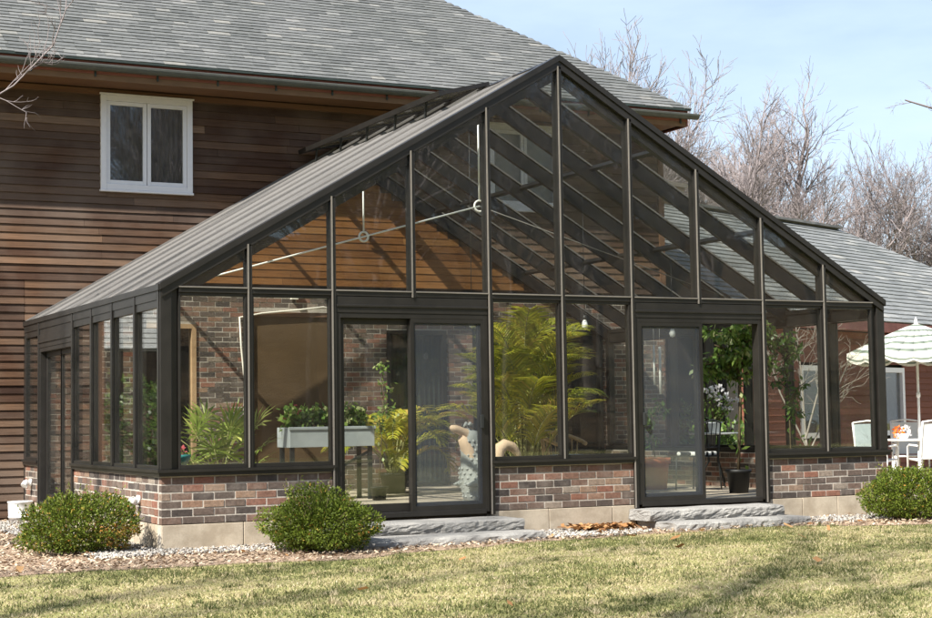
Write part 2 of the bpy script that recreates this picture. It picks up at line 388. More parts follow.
clapboards(mb, (HX1,D,0), (0,1,0), (1,0,0), 9, -.1, 5.62, 14)
mb.build('siding', M['siding'], house)
mb = MB(); mb.box((HX0+.03,D+.32,-.3),(HX1-.03,D+8.97,5.7)); mb.box((HX0+.02,D+.03,3.04),(WIN[0],D+.32,5.6)); mb.box((WIN[1],D+.03,3.04),(WIN2[0],D+.32,5.6)); mb.box((WIN2[1],D+.03,3.04),(HX1-.02,D+.32,5.6)); mb.box((WIN[0],D+.03,3.04),(WIN[1],D+.32,WIN[2])); mb.box((WIN2[0],D+.03,3.04),(WIN2[1],D+.32,WIN2[2])); mb.box((HX0+.02,D+.03,-.3),(-.02,D+.32,3.04))
mb.box((0,D+.03,2.41),(.98,D+.31,3.04)); mb.build('wall_core', M['dark'], house)
for a_, z_ in ((HX0-.03,-.1),(HX1-.07,3.0)): mb = MB(); mb.box((a_,D-.03,z_),(a_+.10,D+.05,5.6)); mb.build('corner_board', M['browntrim'], house)
# unweathered cedar under the greenhouse roof, colour brightened to stand in for sunlight
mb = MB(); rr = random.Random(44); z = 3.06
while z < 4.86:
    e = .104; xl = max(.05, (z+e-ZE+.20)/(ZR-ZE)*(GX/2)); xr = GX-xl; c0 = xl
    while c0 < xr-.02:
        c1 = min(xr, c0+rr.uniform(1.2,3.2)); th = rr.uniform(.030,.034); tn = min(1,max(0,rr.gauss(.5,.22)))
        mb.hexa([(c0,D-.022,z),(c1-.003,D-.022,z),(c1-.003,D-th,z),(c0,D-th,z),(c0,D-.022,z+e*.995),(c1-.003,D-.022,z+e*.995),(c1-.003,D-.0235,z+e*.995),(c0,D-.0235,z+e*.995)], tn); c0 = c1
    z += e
def fresh_sunlit():
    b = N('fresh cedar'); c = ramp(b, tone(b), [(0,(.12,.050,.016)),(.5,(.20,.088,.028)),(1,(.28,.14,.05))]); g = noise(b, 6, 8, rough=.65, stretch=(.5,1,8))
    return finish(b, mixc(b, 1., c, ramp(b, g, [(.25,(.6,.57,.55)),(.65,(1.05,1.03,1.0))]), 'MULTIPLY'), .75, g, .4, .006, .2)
mb.build('sunlit_cedar_panel', fresh_sunlit(), house)
# upper windows
def house_window(a, b_, c, d, paled):
    wn = MB(); yf = D-.055
    for x0,x1,z0,z1 in ((a,a+.075,c,d),(b_-.075,b_,c,d),(a+.075,b_-.075,c,c+.075),(a+.075,b_-.075,d-.075,d)): wn.box((x0,yf,z0),(x1,D+.10,z1))
    wn.box((a-.02,yf-.02,d+.002),(b_+.02,D+.02,d+.025)); wn.box((a-.01,yf-.015,c-.03),(b_+.01,D+.02,c-.002))
    win = wn.build('window', M['white'], house, .004); mid = (a+b_)/2
    for x0, x1 in ((a+.078,mid-.004),(mid+.004,b_-.078)):
        sb = MB(); z0, z1 = c+.078, d-.078; f = .05
        sb.box((x0,yf+.02,z0),(x0+f,yf+.07,z1)); sb.box((x1-f,yf+.02,z0),(x1,yf+.07,z1)); sb.box((x0+f,yf+.02,z0),(x1-f,yf+.07,z0+f)); sb.box((x0+f,yf+.02,z1-f),(x1-f,yf+.07,z1))
        sb.build('sash', M['white'], win, .003)
        gb = MB(); gb.box((x0+f-.003,yf+.04,z0+f-.003),(x1-f+.003,yf+.048,z1-f+.003)); gb.build('pane', M['houseglass'], win)
    if paled: cb = MB(); cb.box((a+.08,D+.04,c+.08),(b_-.08,D+.05,d-.08)); cb.build('blind', M['cushion'], win)
    else:
        cb = MB(); pts = [(a+.08+(b_-a-.16)*i/60, D+.075+.012*math.sin(i*1.7), z) for z in (c+.08,d-.08) for i in range(61)]
        cb.quadmesh(pts, [(i,i+1,i+62,i+61) for i in range(60)], .5, True); cb.build('curtain', plain('grey curtain', (.10,.095,.088), .9, .35, 6), win)
house_window(*WIN, False); house_window(*WIN2, True)
# ground floor openings seen through the greenhouse
def opening(nm, o, fm, cover, glassy=True):
    x0,x1,z0,z1 = o; m = MB(); t = .06
    m.box((x0,D-.02,z0),(x0+t,D+.09,z1)); m.box((x1-t,D-.02,z0),(x1,D+.09,z1)); m.box((x0+t,D-.02,z1-t),(x1-t,D+.09,z1)); m.box((x0+t,D-.02,z0),(x1-t,D+.09,z0+t))
    f = m.build(nm, fm, house)
    if cover == 'drape':
        m = MB(); k = 40; y = D+.2
        pts = [(x0+(x1-x0)*i/k, y+.035*math.sin(i*1.9)+.01*math.sin(i*.7), z) for z in (z0, z1) for i in range(k+1)]
        m.quadmesh(pts, [(i,i+1,i+k+2,i+k+1) for i in range(k)], .5, True); m.build('drape', M['drape'], f)
    elif cover == 'blind':
        m = MB(); m.box((x0+t,D+.01,z0+t),(x1-t,D+.03,z1-t)); m.build('blind', M['brownblind'], f)
    if glassy:
        m = MB(); m.box((x0+t,D+.05,z0+t),(x1-t,D+.058,z1-t)); m.build('pane', M['houseglass'], f)
    return f
opening('patio_door', OPN[0], M['tantrim'], '')
opening('window', OPN[1], M['browntrim'], 'blind', False)
opening('patio_door', OPN[2], M['frame'], 'drape')
opening('patio_door', OPN[3], M['frame'], '')
# eaves
mb = MB(); mb.box((RXL,D-.01,5.60),(HX1+.02,D-.045,5.53)); mb.build('frieze_board', M['browntrim'], house)
mb = MB(); mb.box((RXL,5.60,5.622),(HX1+.06,D,5.64)); mb.box((HX1,5.60,5.622),(HX1+.06,D+9,5.64)); mb.build('soffit', M['browntrim'], house)
mb = MB(); mb.box((RXL,5.57,5.60),(HX1+.08,5.60,5.675)); mb.build('eave_board', plain('brown eave board', (.17,.10,.055), .75, .3, 6), house)
mb = MB(); mb.box((RXL,5.565,5.677),(HX1+.085,5.60,5.845)); mb.box((HX1+.087,5.565,5.60),(HX1+.11,D+9.2,5.845)); mb.build('fascia', M['redtrim'], house)
mb = MB(); mb.box((RXL,5.515,5.838),(HX1+.14,5.56,5.866)); mb.build('drip_edge', M['green_gutter'], house)
mb = MB()
gx0, gx1 = RXL, HX1+.24; k = 10
prof = [(5.495+.068*math.cos(math.pi*(1+i/k)), 5.775+.075*math.sin(math.pi*(1+i/k))) for i in range(k+1)]; inn = [(y*.94+5.495*.06, z+.006) for y, z in prof][::-1]
mb.prism([(gx0,y,z-.001*0) for y, z in prof+inn], (gx1-gx0,0,0)); gut = mb.build('gutter', M['copper'], house)
mb = MB(); rr = random.Random(4); x = -.9
while x < 9.9:
    mb = MB(); mb.box((x,5.43,5.777),(x+.025,5.565,5.785)); mb.box((x,5.55,5.64),(x+.025,5.566,5.7765)); mb.build('gutter_hanger', M['green_gutter'], gut); x += .82
mb = MB(); hip_solid(mb, RXL, 9.94, EY, EY+10.36, EZ, EZ+5.18*SLP); slates(mb, EY, EZ, SLP, lambda t: RXL-.02, lambda t: 9.95-t/math.hypot(1,SLP), 6.4, 5, .108, .15, .33, .010)
mb.build('roof', M['slate'], house)

# ------------------------------------------------------------------ east wing (own building, turned 22 degrees)
XF = Matrix.Translation((17.5,9,0)) @ Matrix.Rotation(R(22),4,'Z')
wing = thing('house_wing', (17.5,9,0), 'low wing with grey slate hip roof behind the striped parasol', 'house')
mb = MB()
hip_solid(mb, -6.6, 8.3, -.4, 8.2, 2.78, 5.32, True, False, XF)
slates(mb, -.4, 2.80, .59, lambda t: -6.6, lambda t: 8.32-t/math.hypot(1,.59), 4.95, 6, .19, .25, .5, .016, XF)
r_ = mb.build('roof', slate_mat('wing slate', 1.12), wing)
mb = MB(); mb.bar(XF@V((-6.6,3.9,5.36)), XF@V((4.05,3.9,5.36)), .34, .05); mb.build('ridge_cap', M['bluestone'], r_)
mb = MB(); rr = random.Random(8)
HW = [(-1.75,-.75,.75,2.0),(1.6,2.6,.75,2.0),(-4.6,-3.5,.75,2.0)]
cb = MB(); clapboards(cb, (-6.4,0,0), (1,0,0), (0,-1,0), 14.3, -.1, 2.62, 21, [(h[0]+6.4,h[1]+6.4,h[2],h[3]) for h in HW], .115, .3, .8)
cb.build('siding', (lambda b: finish(b, mixc(b, tone(b), (.10,.035,.025), (.24,.085,.05)), .8, noise(b, 9, 6), .3))(N('red brown siding')), wing, xf=XF)
mb.box((-6.38,.10,-.3),(7.88,7.8,2.7)); mb.build('wall_core', M['dark'], wing, xf=XF)
mb = MB(); mb.box((-6.5,-.38,2.64),(8.1,.0,2.67)); mb.box((-6.5,-.41,2.62),(8.2,-.385,2.79)); mb.build('fascia', M['redtrim'], wing, xf=XF)
for h in HW:
    m = MB(); t = .09
    m.box((h[0],-.04,h[2]),(h[0]+t,.08,h[3])); m.box((h[1]-t,-.04,h[2]),(h[1],.08,h[3])); m.box((h[0]+t,-.04,h[2]),(h[1]-t,.08,h[2]+t)); m.box((h[0]+t,-.04,h[3]-t),(h[1]-t,.08,h[3]))
    f = m.build('window', M['white'], wing, xf=XF)
    m = MB(); m.box((h[0]+t,.02,h[2]+t),(h[1]-t,.03,h[3]-t)); m.build('pane', M['houseglass'], f, xf=XF)
mb, mo = MB(), MB()
for o, ux, n_, w in (((-2.95,3.8,0),(1,0,0),(0,-1,0),.72),((-2.95,4.4,0),(0,-1,0),(-1,0,0),.6),((-2.23,3.8,0),(0,1,0),(1,0,0),.6)):
    bricks(mb, mo, o, ux, n_, w, 4.4, 5.66, 31)
mb.box((-3.01,3.74,5.661),(-2.17,4.46,5.74),.95)
ch = mb.build('chimney', toned('pale chimney brick', [(0,(.25,.17,.13)),(.5,(.40,.26,.20)),(1,(.52,.44,.37))], .85, 30, .3), wing, xf=XF); mo.build('mortar', M['mortar'], ch, xf=XF)

# ------------------------------------------------------------------ outbuilding mirrored in the side glass
gar = thing('garage', (-5,15,0), 'low outbuilding with pale slate roof mirrored in the side glass of the greenhouse', 'garage')
mb = MB(); hip_solid(mb, -9, -1.4, 12.4, 19.6, 2.42, 4.9, False); slates(mb, 12.4, 2.44, .69, lambda t: -9, lambda t: -1.4, 4.2, 9, .17, .25, .5, .016)
mb.build('roof', slate_mat('garage slate', 1.9), gar)
mb = MB(); clapboards(mb, (-8.8,12.8,0), (1,0,0), (0,-1,0), 7.2, -.1, 2.4, 23, (), .12, .1, .6); mb.build('siding', M['siding'], gar)
mb = MB(); mb.box((-8.78,12.83,-.3),(-1.62,19.2,2.42)); mb.build('wall_core', M['dark'], gar)

# ------------------------------------------------------------------ greenhouse
gh = thing('greenhouse', (4.4, 3, 0), 'large gabled glass greenhouse with dark bronze frame on a low brick base', 'greenhouse')
# low brick walls with concrete foundation and metal sill cap
def basewall(segs):
    for o, ux, n_, w, seed in segs:
        o, ux, n_ = V(o), V(ux), V(n_)
        mb, mo = MB(), MB(); bricks(mb, mo, o, ux, n_, w, ZC, ZS-.052, seed, (), .0713)
        bw = mb.build('brick_wall', M['brick'], gh, .0025); mo.build('mortar', M['mortar'], bw)
        # concrete blocks, joints 6 mm
        cb = MB(); x = 0; rr = random.Random(seed+50)
        jb = MB(); P = o-n_*.15
        jb.prism([P+V((0,0,-.5)), P+ux*w+V((0,0,-.5)), P+ux*w+V((0,0,ZC-.012)), P+V((0,0,ZC-.012))], n_*.137)
        x = -.02
        while x < w-.02:
            e = min(w, x+rr.uniform(.5,.9)); A = o+ux*(max(0,x)+.004); B = o+ux*(e-.004)
            d0 = n_*(-.10); d1 = n_*(.004+rr.uniform(-.002,.002)); lo, hi = V((0,0,-.45)), V((0,0,ZC-.008))
            cb.hexa([A+d0+lo,B+d0+lo,B+d1+lo,A+d1+lo,A+d0+hi,B+d0+hi,B+d1+hi,A+d1+hi], rr.random()); x = e
        f = cb.build('foundation', M['concrete'], bw, .004); jb.build('joint', M['mortar'], bw)
        # sill cap: two stepped members
        sm = MB(); z = ZS
        for pr, z0, z1 in ((.032, ZS-.052, ZS-.018), (.048, ZS-.0175, ZS+.012)):
            e0 = 0.0
            A = o-n_*.12+ux*(-pr if n_.y < 0 and o.x < .1 else 0); B = o-n_*.12+ux*(w+(pr if n_.y < 0 and o.x+w > 8.7 else 0))
            if n_.x < 0: A, B = o-n_*.12, o-n_*.12+ux*w
            F = n_*(.12+pr)
            sm.hexa([A+V((0,0,z0)),B+V((0,0,z0)),B+F+V((0,0,z0)),A+F+V((0,0,z0)),A+V((0,0,z1)),B+V((0,0,z1)),B+F+V((0,0,z1)),A+F+V((0,0,z1))])
        sm.build('sill', M['frame'], bw)
LD0, LD1 = 3.53, 5.30                      # side door
basewall([((0,0,0),(1,0,0),(0,-1,0),2*W,61), ((4*W,0,0),(1,0,0),(0,-1,0),2*W,62), ((8*W,0,0),(1,0,0),(0,-1,0),2*W,63),
          ((0,LD0,0),(0,-1,0),(-1,0,0),LD0-.123,64), ((0,D-.02,0),(0,-1,0),(-1,0,0),D-.02-LD1,65), ((GX,.123,0),(0,1,0),(1,0,0),D-.15,66)])
# inner skin of the far side wall, seen through the open door
mb, mo = MB(), MB(); bricks(mb, mo, (GX-.13,D-.03,0), (0,-1,0), (-1,0,0), D-.16, FL, ZS-.052, 67); bw = mb.build('brick_wall', M['brick'], gh); mo.build('mortar', M['mortar'], bw)

FR = M['frame']
# corner posts
for x, nm in ((0,'corner_post'),(GX,'corner_post')):
    s = 1 if x == 0 else -1
    m = MB(); m.box((x-s*.012,-.012,ZS+.012),(x+s*.10,.10,ZE)); m.box((x+s*.1005,.02,ZS+.012),(x+s*.165,.08,ZE-.03)); m.box((x-s*.022,.02,ZS+.012),(x-s*.0125,.07,ZE))
    m.build(nm, FR, gh, .004)
for x in (0, GX):
    s = 1 if x == 0 else -1
    m = MB(); m.box((x-s*.012,D-.11,ZS+.012 if 1 else 0),(x+s*.09,D-.022,ZE)); m.build('corner_post', FR, gh, .004)
# front mullions: outer cap (proud), pale strip painting its sunlit edge, deep inner leg
def mullion_front(i):
    x = i*W; top = zroof(x)-.10; lo = ZS+.012
    if i in (2,4,6,8): lo = FL-.03
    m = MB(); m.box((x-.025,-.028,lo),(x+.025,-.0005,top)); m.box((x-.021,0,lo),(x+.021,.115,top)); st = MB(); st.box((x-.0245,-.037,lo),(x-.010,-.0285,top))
    if i in (3, 7):
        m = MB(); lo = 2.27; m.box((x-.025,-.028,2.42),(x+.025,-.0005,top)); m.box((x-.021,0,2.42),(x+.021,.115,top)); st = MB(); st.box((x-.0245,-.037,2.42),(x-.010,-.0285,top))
    mu = m.build('mullion', FR, gh, .003); st.build('sunlit_edge_strip', M['strip'], mu)
for i in range(1, 10): mullion_front(i)
# transom at eave height, between the mullions
for i in range(10):
    x0, x1 = i*W+(.026 if i else .17), (i+1)*W-(.026 if i < 9 else .17)
    m = MB(); m.box((x0,-.022,ZT-.045),(x1,.10,ZT+.02)); tr = m.build('transom', FR, gh, .003); m = MB(); m.box((x0,-.036,ZT+.002),(x1,-.0225,ZT+.014)); m.build('sunlit_edge_strip', M['strip'], tr)  # strip coloured paler as the sunlit upper edge
    # bottom rail / bead of the lower lights
    if i not in (2,3,6,7):
        m = MB()
        m.box((x0,-.010,ZS+.0125),(x1,.06,ZS+.05)); m.box((x0,-.006,ZT-.075),(x1,.05,ZT-.0455)); m.box((x0,-.006,ZS+.0505),(x0+.02,.05,ZT-.0755)); m.box((x1-.02,-.006,ZS+.0505),(x1,.05,ZT-.0755))
        f = m.build('glazing_bead', FR, gh, .002)
        m = MB(); m.box((x0+.018,.016,ZS+.048),(x1-.018,.024,ZT-.073)); m.build('glass_pane', M['glass'], gh)
    # gable light above
    xa, xb = x0-.004, x1+.004
    za, zb = zroof(xa)-.13, zroof(xb)-.13; z0 = ZT+.0205
    poly = []
    if za > z0 and zb > z0: poly = [(xa,.016,z0),(xb,.016,z0),(xb,.016,zb),(xa,.016,za)]
    elif zb > z0:
        xc = xa+(z0-za)/(zb-za)*(xb-xa); poly = [(xc,.016,z0),(xb,.016,z0),(xb,.016,zb)]
    else:
        xc = xa+(z0-za)/(zb-za)*(xb-xa); poly = [(xa,.016,z0),(xc,.016,z0),(xa,.016,za)]
    if poly: m = MB(); m.prism(poly, (0,.008,0)); m.build('glass_pane', M['glass'], gh)
# rake beams on the gable: deep inner beam, outer cap
for s in (0, 1):
    A = V((0 if s == 0 else GX, 0, ZE)); B = V((GX/2,0,ZR)); d = (B-A).normalized(); nrm = V((-d.z,0,d.x)) if s == 0 else V((d.z*1,0,-d.x))
    if nrm.z < 0: nrm = -nrm
    m = MB(); y0, y1 = -.030, .125
    def slab(t0, t1, ya, yb, e0=0., e1=0.):
        """beam between offsets t0..t1 below the roof line, mitred at ridge (x = GX/2) and plumb at the eave"""
        def at(x, t): return zroof(x)-t/abs(d.x)
        xa = A.x-(e0 if s == 0 else -e0); xb = GX/2
        P = [(xa,at(xa,t1)),(xb,ZR-t1/abs(d.x)),(xb,ZR-t0/abs(d.x)),(xa,at(xa,t0))]
        m.prism([(p[0],ya,p[1]) for p in P], (0,yb-ya,0))
    slab(-.022, .035, -.045, .125, .02); slab(.0355, .105, -.028, .12, 0.0); slab(.1055, .20, .03, .115, -.12)
    m.build('rake_beam', FR, gh)
    # roof: rafters, purlins, panes, cover caps
    for j in range(1, 8):
        y = j*D/7 if j < 7 else D-.06
        m = MB(); off = .105
        m.bar(A+V((0,y,0))-nrm*off+d*.02, B+V((0,y,0))-nrm*off-d*.03, .06, .15, nrm); rf = m.build('rafter', FR, gh); m = MB()
        m.bar(A+V((0,y,0))+nrm*.004+d*.0, B+V((0,y,0))+nrm*.002-d*.02, .062, .018, nrm); m.bar(A+V((0,y,0))+nrm*.0155, B+V((0,y,0))+nrm*.0155-d*.03, .022, .008, nrm)
        m.build('cover_cap', M['roofbar'], rf)
    Ls = (B-A).length
    for j in range(7):
        ya, yb = (j*D/7+.0285 if j else .126), ((j+1)*D/7-.0285 if j < 6 else D-.09)
        for f in (1/3, 2/3): m = MB(); m.bar(A+d*(Ls*f)+V((0,ya,0))-nrm*.035, A+d*(Ls*f)+V((0,yb,0))-nrm*.035, .05, .05, nrm); m.build('purlin', FR, gh)
        m = MB()
        if not (s == 0 and j >= 2): top = Ls-.05
        else: top = Ls-.62
        a0, a1 = A+d*.03, A+d*top
        m.hexa([p+V((0,yy,0))+nrm*o for o in (-.010,-.002) for p, yy in ((a0,ya),(a1,ya),(a1,yb),(a0,yb))]); m.build('roof_pane', M['roofglass'], gh)
# ridge
m = MB(); m.prism([(GX/2-.10,.126,ZR-.045),(GX/2,.126,ZR+.012),(GX/2+.10,.126,ZR-.045),(GX/2+.05,.126,ZR-.17),(GX/2-.05,.126,ZR-.17)], (0,D-.19,0)); m.build('ridge_beam', FR, gh)
# eave beams with fascia bands
for x, s in ((0,-1),(GX,1)):
    m = MB(); yb = D-.02
    m.box((x+s*.012,.101,ZE-.055),(x-s*.09,yb,ZE-.004)); m.box((x+s*.018,.09,ZE-.14),(x+s*.0005,yb,ZE-.0555)); m.box((x+s*.034,-.02,ZE-.055),(x+s*.0125,yb,ZE+.004)); m.box((x-s*.0005,.101,ZE-.20),(x-s*.07,yb,ZE-.0555))
    m.box((x+s*.008,.09,ZE-.215),(x+s*.0005,yb,ZE-.1405))
    m.build('eave_beam', FR, gh)
# side walls: mullions and panes
for x, s in ((0,-1),(GX,1)):
    for j in range(1, 7):
        y = j*D/7; lo = ZS+.012
        if s < 0 and j in (4, 6): lo = FL-.03
        if s < 0 and j == 5: continue
        m = MB(); m.box((x+s*.026,y-.027,lo),(x+s*.0005,y+.027,ZE-.057)); m.box((x,y-.022,lo),(x-s*.10,y+.022,ZE-.21)); m.build('mullion', FR, gh, .003)
    for j in range(7):
        ya, yb = (j*D/7+.024 if j else .10), ((j+1)*D/7-.024 if j < 6 else D-.11)
        if s < 0 and j in (4, 5): continue
        m = MB(); m.box((x-s*.016,ya,ZS+.0125),(x-s*.024,yb,ZE-.202)); m.build('glass_pane', M['glass'], gh)
        m = MB(); m.box((x+s*.004,ya,ZS+.0125),(x-s*.05,yb,ZS+.045)); m.build('glazing_bead', FR, gh)

# sliding doors
def sliding_door(o, ux, n_, w, z0, z1, screen_at, slid=False):
    """outer frame with two leaves; screen_at: which half carries the insect screen"""
    o, ux, n_ = V(o), V(ux), V(n_)
    def bx(m, a, b, d0, d1, za, zb):
        P = [o+ux*a-n_*d1, o+ux*b-n_*d1, o+ux*b-n_*d0, o+ux*a-n_*d0]
        m.hexa([p+V((0,0,za)) for p in P]+[p+V((0,0,zb)) for p in P])
    m = MB(); t = .045
    bx(m, 0, t, -.012, .11, z0, z1); bx(m, w-t, w, -.012, .11, z0, z1); bx(m, t, w-t, -.012, .11, z1-.05, z1); bx(m, t, w-t, -.02, .11, z0-.02, z0+.03)
    bx(m, 0, w, -.018, .10, z1+.0005, z1+.165); bx(m, 0, w, -.032, -.0185, z1+.06, z1+.085)
    fr = m.build('sliding_door', FR, gh, .003)
    half = w/2
    for k in (0, 1):
        a, b = (t, half+.035) if k == 0 else (half-.035, w-t)
        d0 = .012 if k == screen_at else .062
        if slid and k != screen_at: a, b = (t+.004, half+.039)
        m = MB(); s = .062; za, zb = z0+.031, z1-.051
        bx(m, a, a+s, d0, d0+.04, za, zb); bx(m, b-s, b, d0, d0+.04, za, zb); bx(m, a+s, b-s, d0, d0+.04, za, za+.085); bx(m, a+s, b-s, d0, d0+.04, zb-.06, zb)
        lf = m.build('door_leaf', FR, fr, .003)
        m = MB(); bx(m, a+s, b-s, d0+.016, d0+.024, za+.085, zb-.06); m.build('glass_pane', M['glass'], fr)
        if k == screen_at:
            m = MB(); s2 = .035; bx(m, a, a+s2, -.011, .0105, za, zb); bx(m, b-s2, b, -.011, .0105, za, zb); bx(m, a+s2, b-s2, -.011, .0105, za, za+.05); bx(m, a+s2, b-s2, -.011, .0105, zb-.04, zb)
            m.build('screen_frame', FR, fr)
            m = MB(); bx(m, a+s2, b-s2, .0, .001, za+.05, zb-.04); m.build('insect_screen', M['screen'], fr)
            h = a+.045 if k == 0 else b-.045
            m = MB(); bx(m, h-.018, h+.018, -.045, -.012, z0+.86, z0+1.0); m.build('handle', M['black'], fr, .006)
    return fr
sliding_door((2*W+.031,0,0), (1,0,0), (0,-1,0), 2*W-.062, FL, 2.255, 1)
sliding_door((6*W+.031,0,0), (1,0,0), (0,-1,0), 2*W-.062, FL, 2.255, 0, True)
sliding_door((0,LD1-.03,0), (0,-1,0), (-1,0,0), LD1-LD0-.06, FL, 2.12, None)

# ridge vent: lifted flap along the left slope, with its stay arms
A = V((0,0,ZE)); B = V((GX/2,0,ZR)); d = (B-A).normalized(); nrm = V((-d.z,0,d.x))
hinge = B-d*.04+nrm*.03; ang = R(16)
fd = (-d*math.cos(ang)+nrm*math.sin(ang)).normalized(); fn = V((-fd.z,0,fd.x)); fn = fn if fn.z > 0 else -fn
y0, y1, fl = 1.55, D-.12, .62
m = MB()
def fbar(p, q, w, h): m.bar(p, q, w, h, fn)
fbar(hinge+V((0,y0,0)), hinge+V((0,y1,0)), .05, .045); fbar(hinge+fd*fl+V((0,y0,0)), hinge+fd*fl+V((0,y1,0)), .06, .06)
for k in range(6):
    y = y0+.03+(y1-y0-.06)*k/5; fbar(hinge+fd*.026+V((0,y,0)), hinge+fd*(fl-.031)+V((0,y,0)), .06, .045)
vent = m.build('ridge_vent', FR, gh)
m = MB(); m.hexa([hinge+fd*u+V((0,y,0))+fn*o for o in (-.004,.004) for u, y in ((.03,y0+.03),(fl-.03,y0+.03),(fl-.03,y1-.03),(.03,y1-.03))]); m.build('glass_pane', M['roofglass'], vent)
for k in range(5):
    m = MB(); y = y0+.5+(y1-y0-1)*k/4; p = hinge+fd*(fl-.05)+V((0,y,0)); q = B-d*(fl+.05)+V((0,y+.12,0))-nrm*.02; m.bar(p, q, .02, .03, (0,1,0)); m.build('stay_arm', M['black'], vent)
# tie rods with ring joints and hangers
for y in (2.0,):
    k = MB(); ca = V((.12,y,ZE-.02)); cb = V((GX-.12,y,ZE-.02)); ctr = V((GX/2+.05,y,3.69))
    k.tube([ca, ctr], .011, 6); k.tube([ctr+V((0,0,.06)), (GX/2+.05,y,ZR-.2)], .011, 6)
    q = ca.lerp(ctr, .655); k.tube([q+V((0,0,.05)), (q.x,y,zroof(q.x)-.2)], .010, 6)
    tr = k.build('tie_rod', M['whitemetal'], gh); k = MB(); k.tube([ctr, cb], .006, 6); k.build('tie_rod', M['roofbar'], gh)
    k = MB()
    for c, r0 in ((ctr,.065),(q,.055)):
        pth = [c+V((r0*math.cos(2*math.pi*i/20),0,r0*math.sin(2*math.pi*i/20))) for i in range(21)]; k.tube(pth, .013, 6, cap=False)
    k.build('ring', M['whitemetal'], tr)
# ------------------------------------------------------------------ setting: ground, beds, floor
def lawn_mat():
    b = N('dormant lawn'); n1 = noise(b, .55, 4); n2 = noise(b, 9, 8, rough=.7); n3 = noise(b, 70, 6)
    c = ramp(b, n1, [(.38,(.36,.31,.15)),(.52,(.24,.235,.09)),(.66,(.42,.35,.18))])
    c = mixc(b, maprange(b, n2, .35, .7, 0, .8), c, (.13,.15,.04)); c = mixc(b, maprange(b, n3, .5, .8, 0, .7), c, (.42,.36,.2))
    return finish(b, c, .95, n3, .6, .02, .1)
def litter_mat():
    b = N('leaf litter'); n = noise(b, 1.1, 8, rough=.7)
    return finish(b, ramp(b, n, [(.3,(.035,.024,.015)),(.55,(.075,.05,.030)),(.75,(.11,.08,.05))]), .95, noise(b, 6, 8), .6, .05, .1)
m = MB(); m.quad((-160,-160,GZ),(160,-160,GZ),(160,160,GZ),(-160,160,GZ)); tag(m.build('lawn', lawn_mat()), kind='structure')
m = MB(); nx, ny = 30, 16; pts = []
for j in range(ny+1):
    for i in range(nx+1):
        x = -110+250*i/nx; y = -34-100*j/ny; u = j/ny
        pts.append((x, y, GZ-.3+21*u**1.05*(1+.10*math.sin(i*.9)+.08*math.sin(i*2.1+j))))
m.quadmesh(pts, [(j*(nx+1)+i+1, j*(nx+1)+i, (j+1)*(nx+1)+i, (j+1)*(nx+1)+i+1) for j in range(ny) for i in range(nx)], .5, True)
tag(m.build('hill', litter_mat()), kind='structure')
# mulch bed and gravel strip
def edge_y(x):
    """front edge of the planting bed"""
    return np.interp(x, [-9,-3,-1.8,0,1.2,2.0,3.2,4.6,5.6,6.8,7.6,9,12], [-1.9,-1.75,-1.62,-1.66,-1.85,-1.5,-1.15,-.95,-.85,-.75,-1.5,-1.6,-1.6])+.05*np.sin(np.asarray(x)*4.3)+.03*np.sin(np.asarray(x)*11)
m = MB(); xs = np.linspace(-9, 12, 85); up = [(float(x), 6.15 if x < 0 else .05, GZ+.012) for x in xs]
lo = [(float(x), float(edge_y(x)), GZ+.004) for x in xs]; n = len(xs)
m.quadmesh(lo+up, [(i,i+1,n+i+1,n+i) for i in range(n-1)])
bm_ = N('mulch bed'); tag(m.build('mulch_bed', finish(bm_, ramp(bm_, noise(bm_, 38, 8, rough=.75), [(.3,(.15,.105,.075)),(.5,(.33,.24,.17)),(.7,(.52,.41,.31))]), .95, noise(bm_, 60, 5), .8, .02, .1)), kind='structure')
def chips(n, xr, yr, keep, size, seed, z, flat=.3, leaf=False):
    g = np.random.default_rng(seed); P = np.stack([g.uniform(*xr, n), g.uniform(*yr, n)], 1); P = P[keep(P[:,0], P[:,1], g)]; n = len(P)
    a = g.uniform(0, 2*np.pi, n); L = g.uniform(.6, 1.5, n)*size; Wd = L*g.uniform(.35, .8, n) if leaf else L*g.uniform(.25, .6, n); t = g.uniform(-.5, .5, (n,2)); h = z+g.uniform(0, .02, n)
    ca, sa = np.cos(a), np.sin(a); V4 = np.zeros((n,4,3))
    for k, (u, v) in enumerate(((-1,-.7),(1,-1),(1.1,.8),(-.9,1))):
        x = u*L/2; y = v*Wd/2
        V4[:,k,0] = P[:,0]+x*ca-y*sa; V4[:,k,1] = P[:,1]+x*sa+y*ca; V4[:,k,2] = h+x*t[:,0]+y*t[:,1]+(flat*size*.3)
    return V4.reshape(-1,3), np.arange(n*4).reshape(-1,4), g.uniform(0, 1, n)
v, f, t = chips(60000, (-4,9.6), (-1.95,6), lambda x, y, g: (y > edge_y(x)-.06*g.random(len(x))) & ((y < -.02) | (x < -.06)), .034, 5, GZ+.012)
tag(npmesh('mulch_chips', v, f, M['mulch'], t, 4), 'tan and brown bark chips spread over the planting bed', 'mulch', kind='stuff')
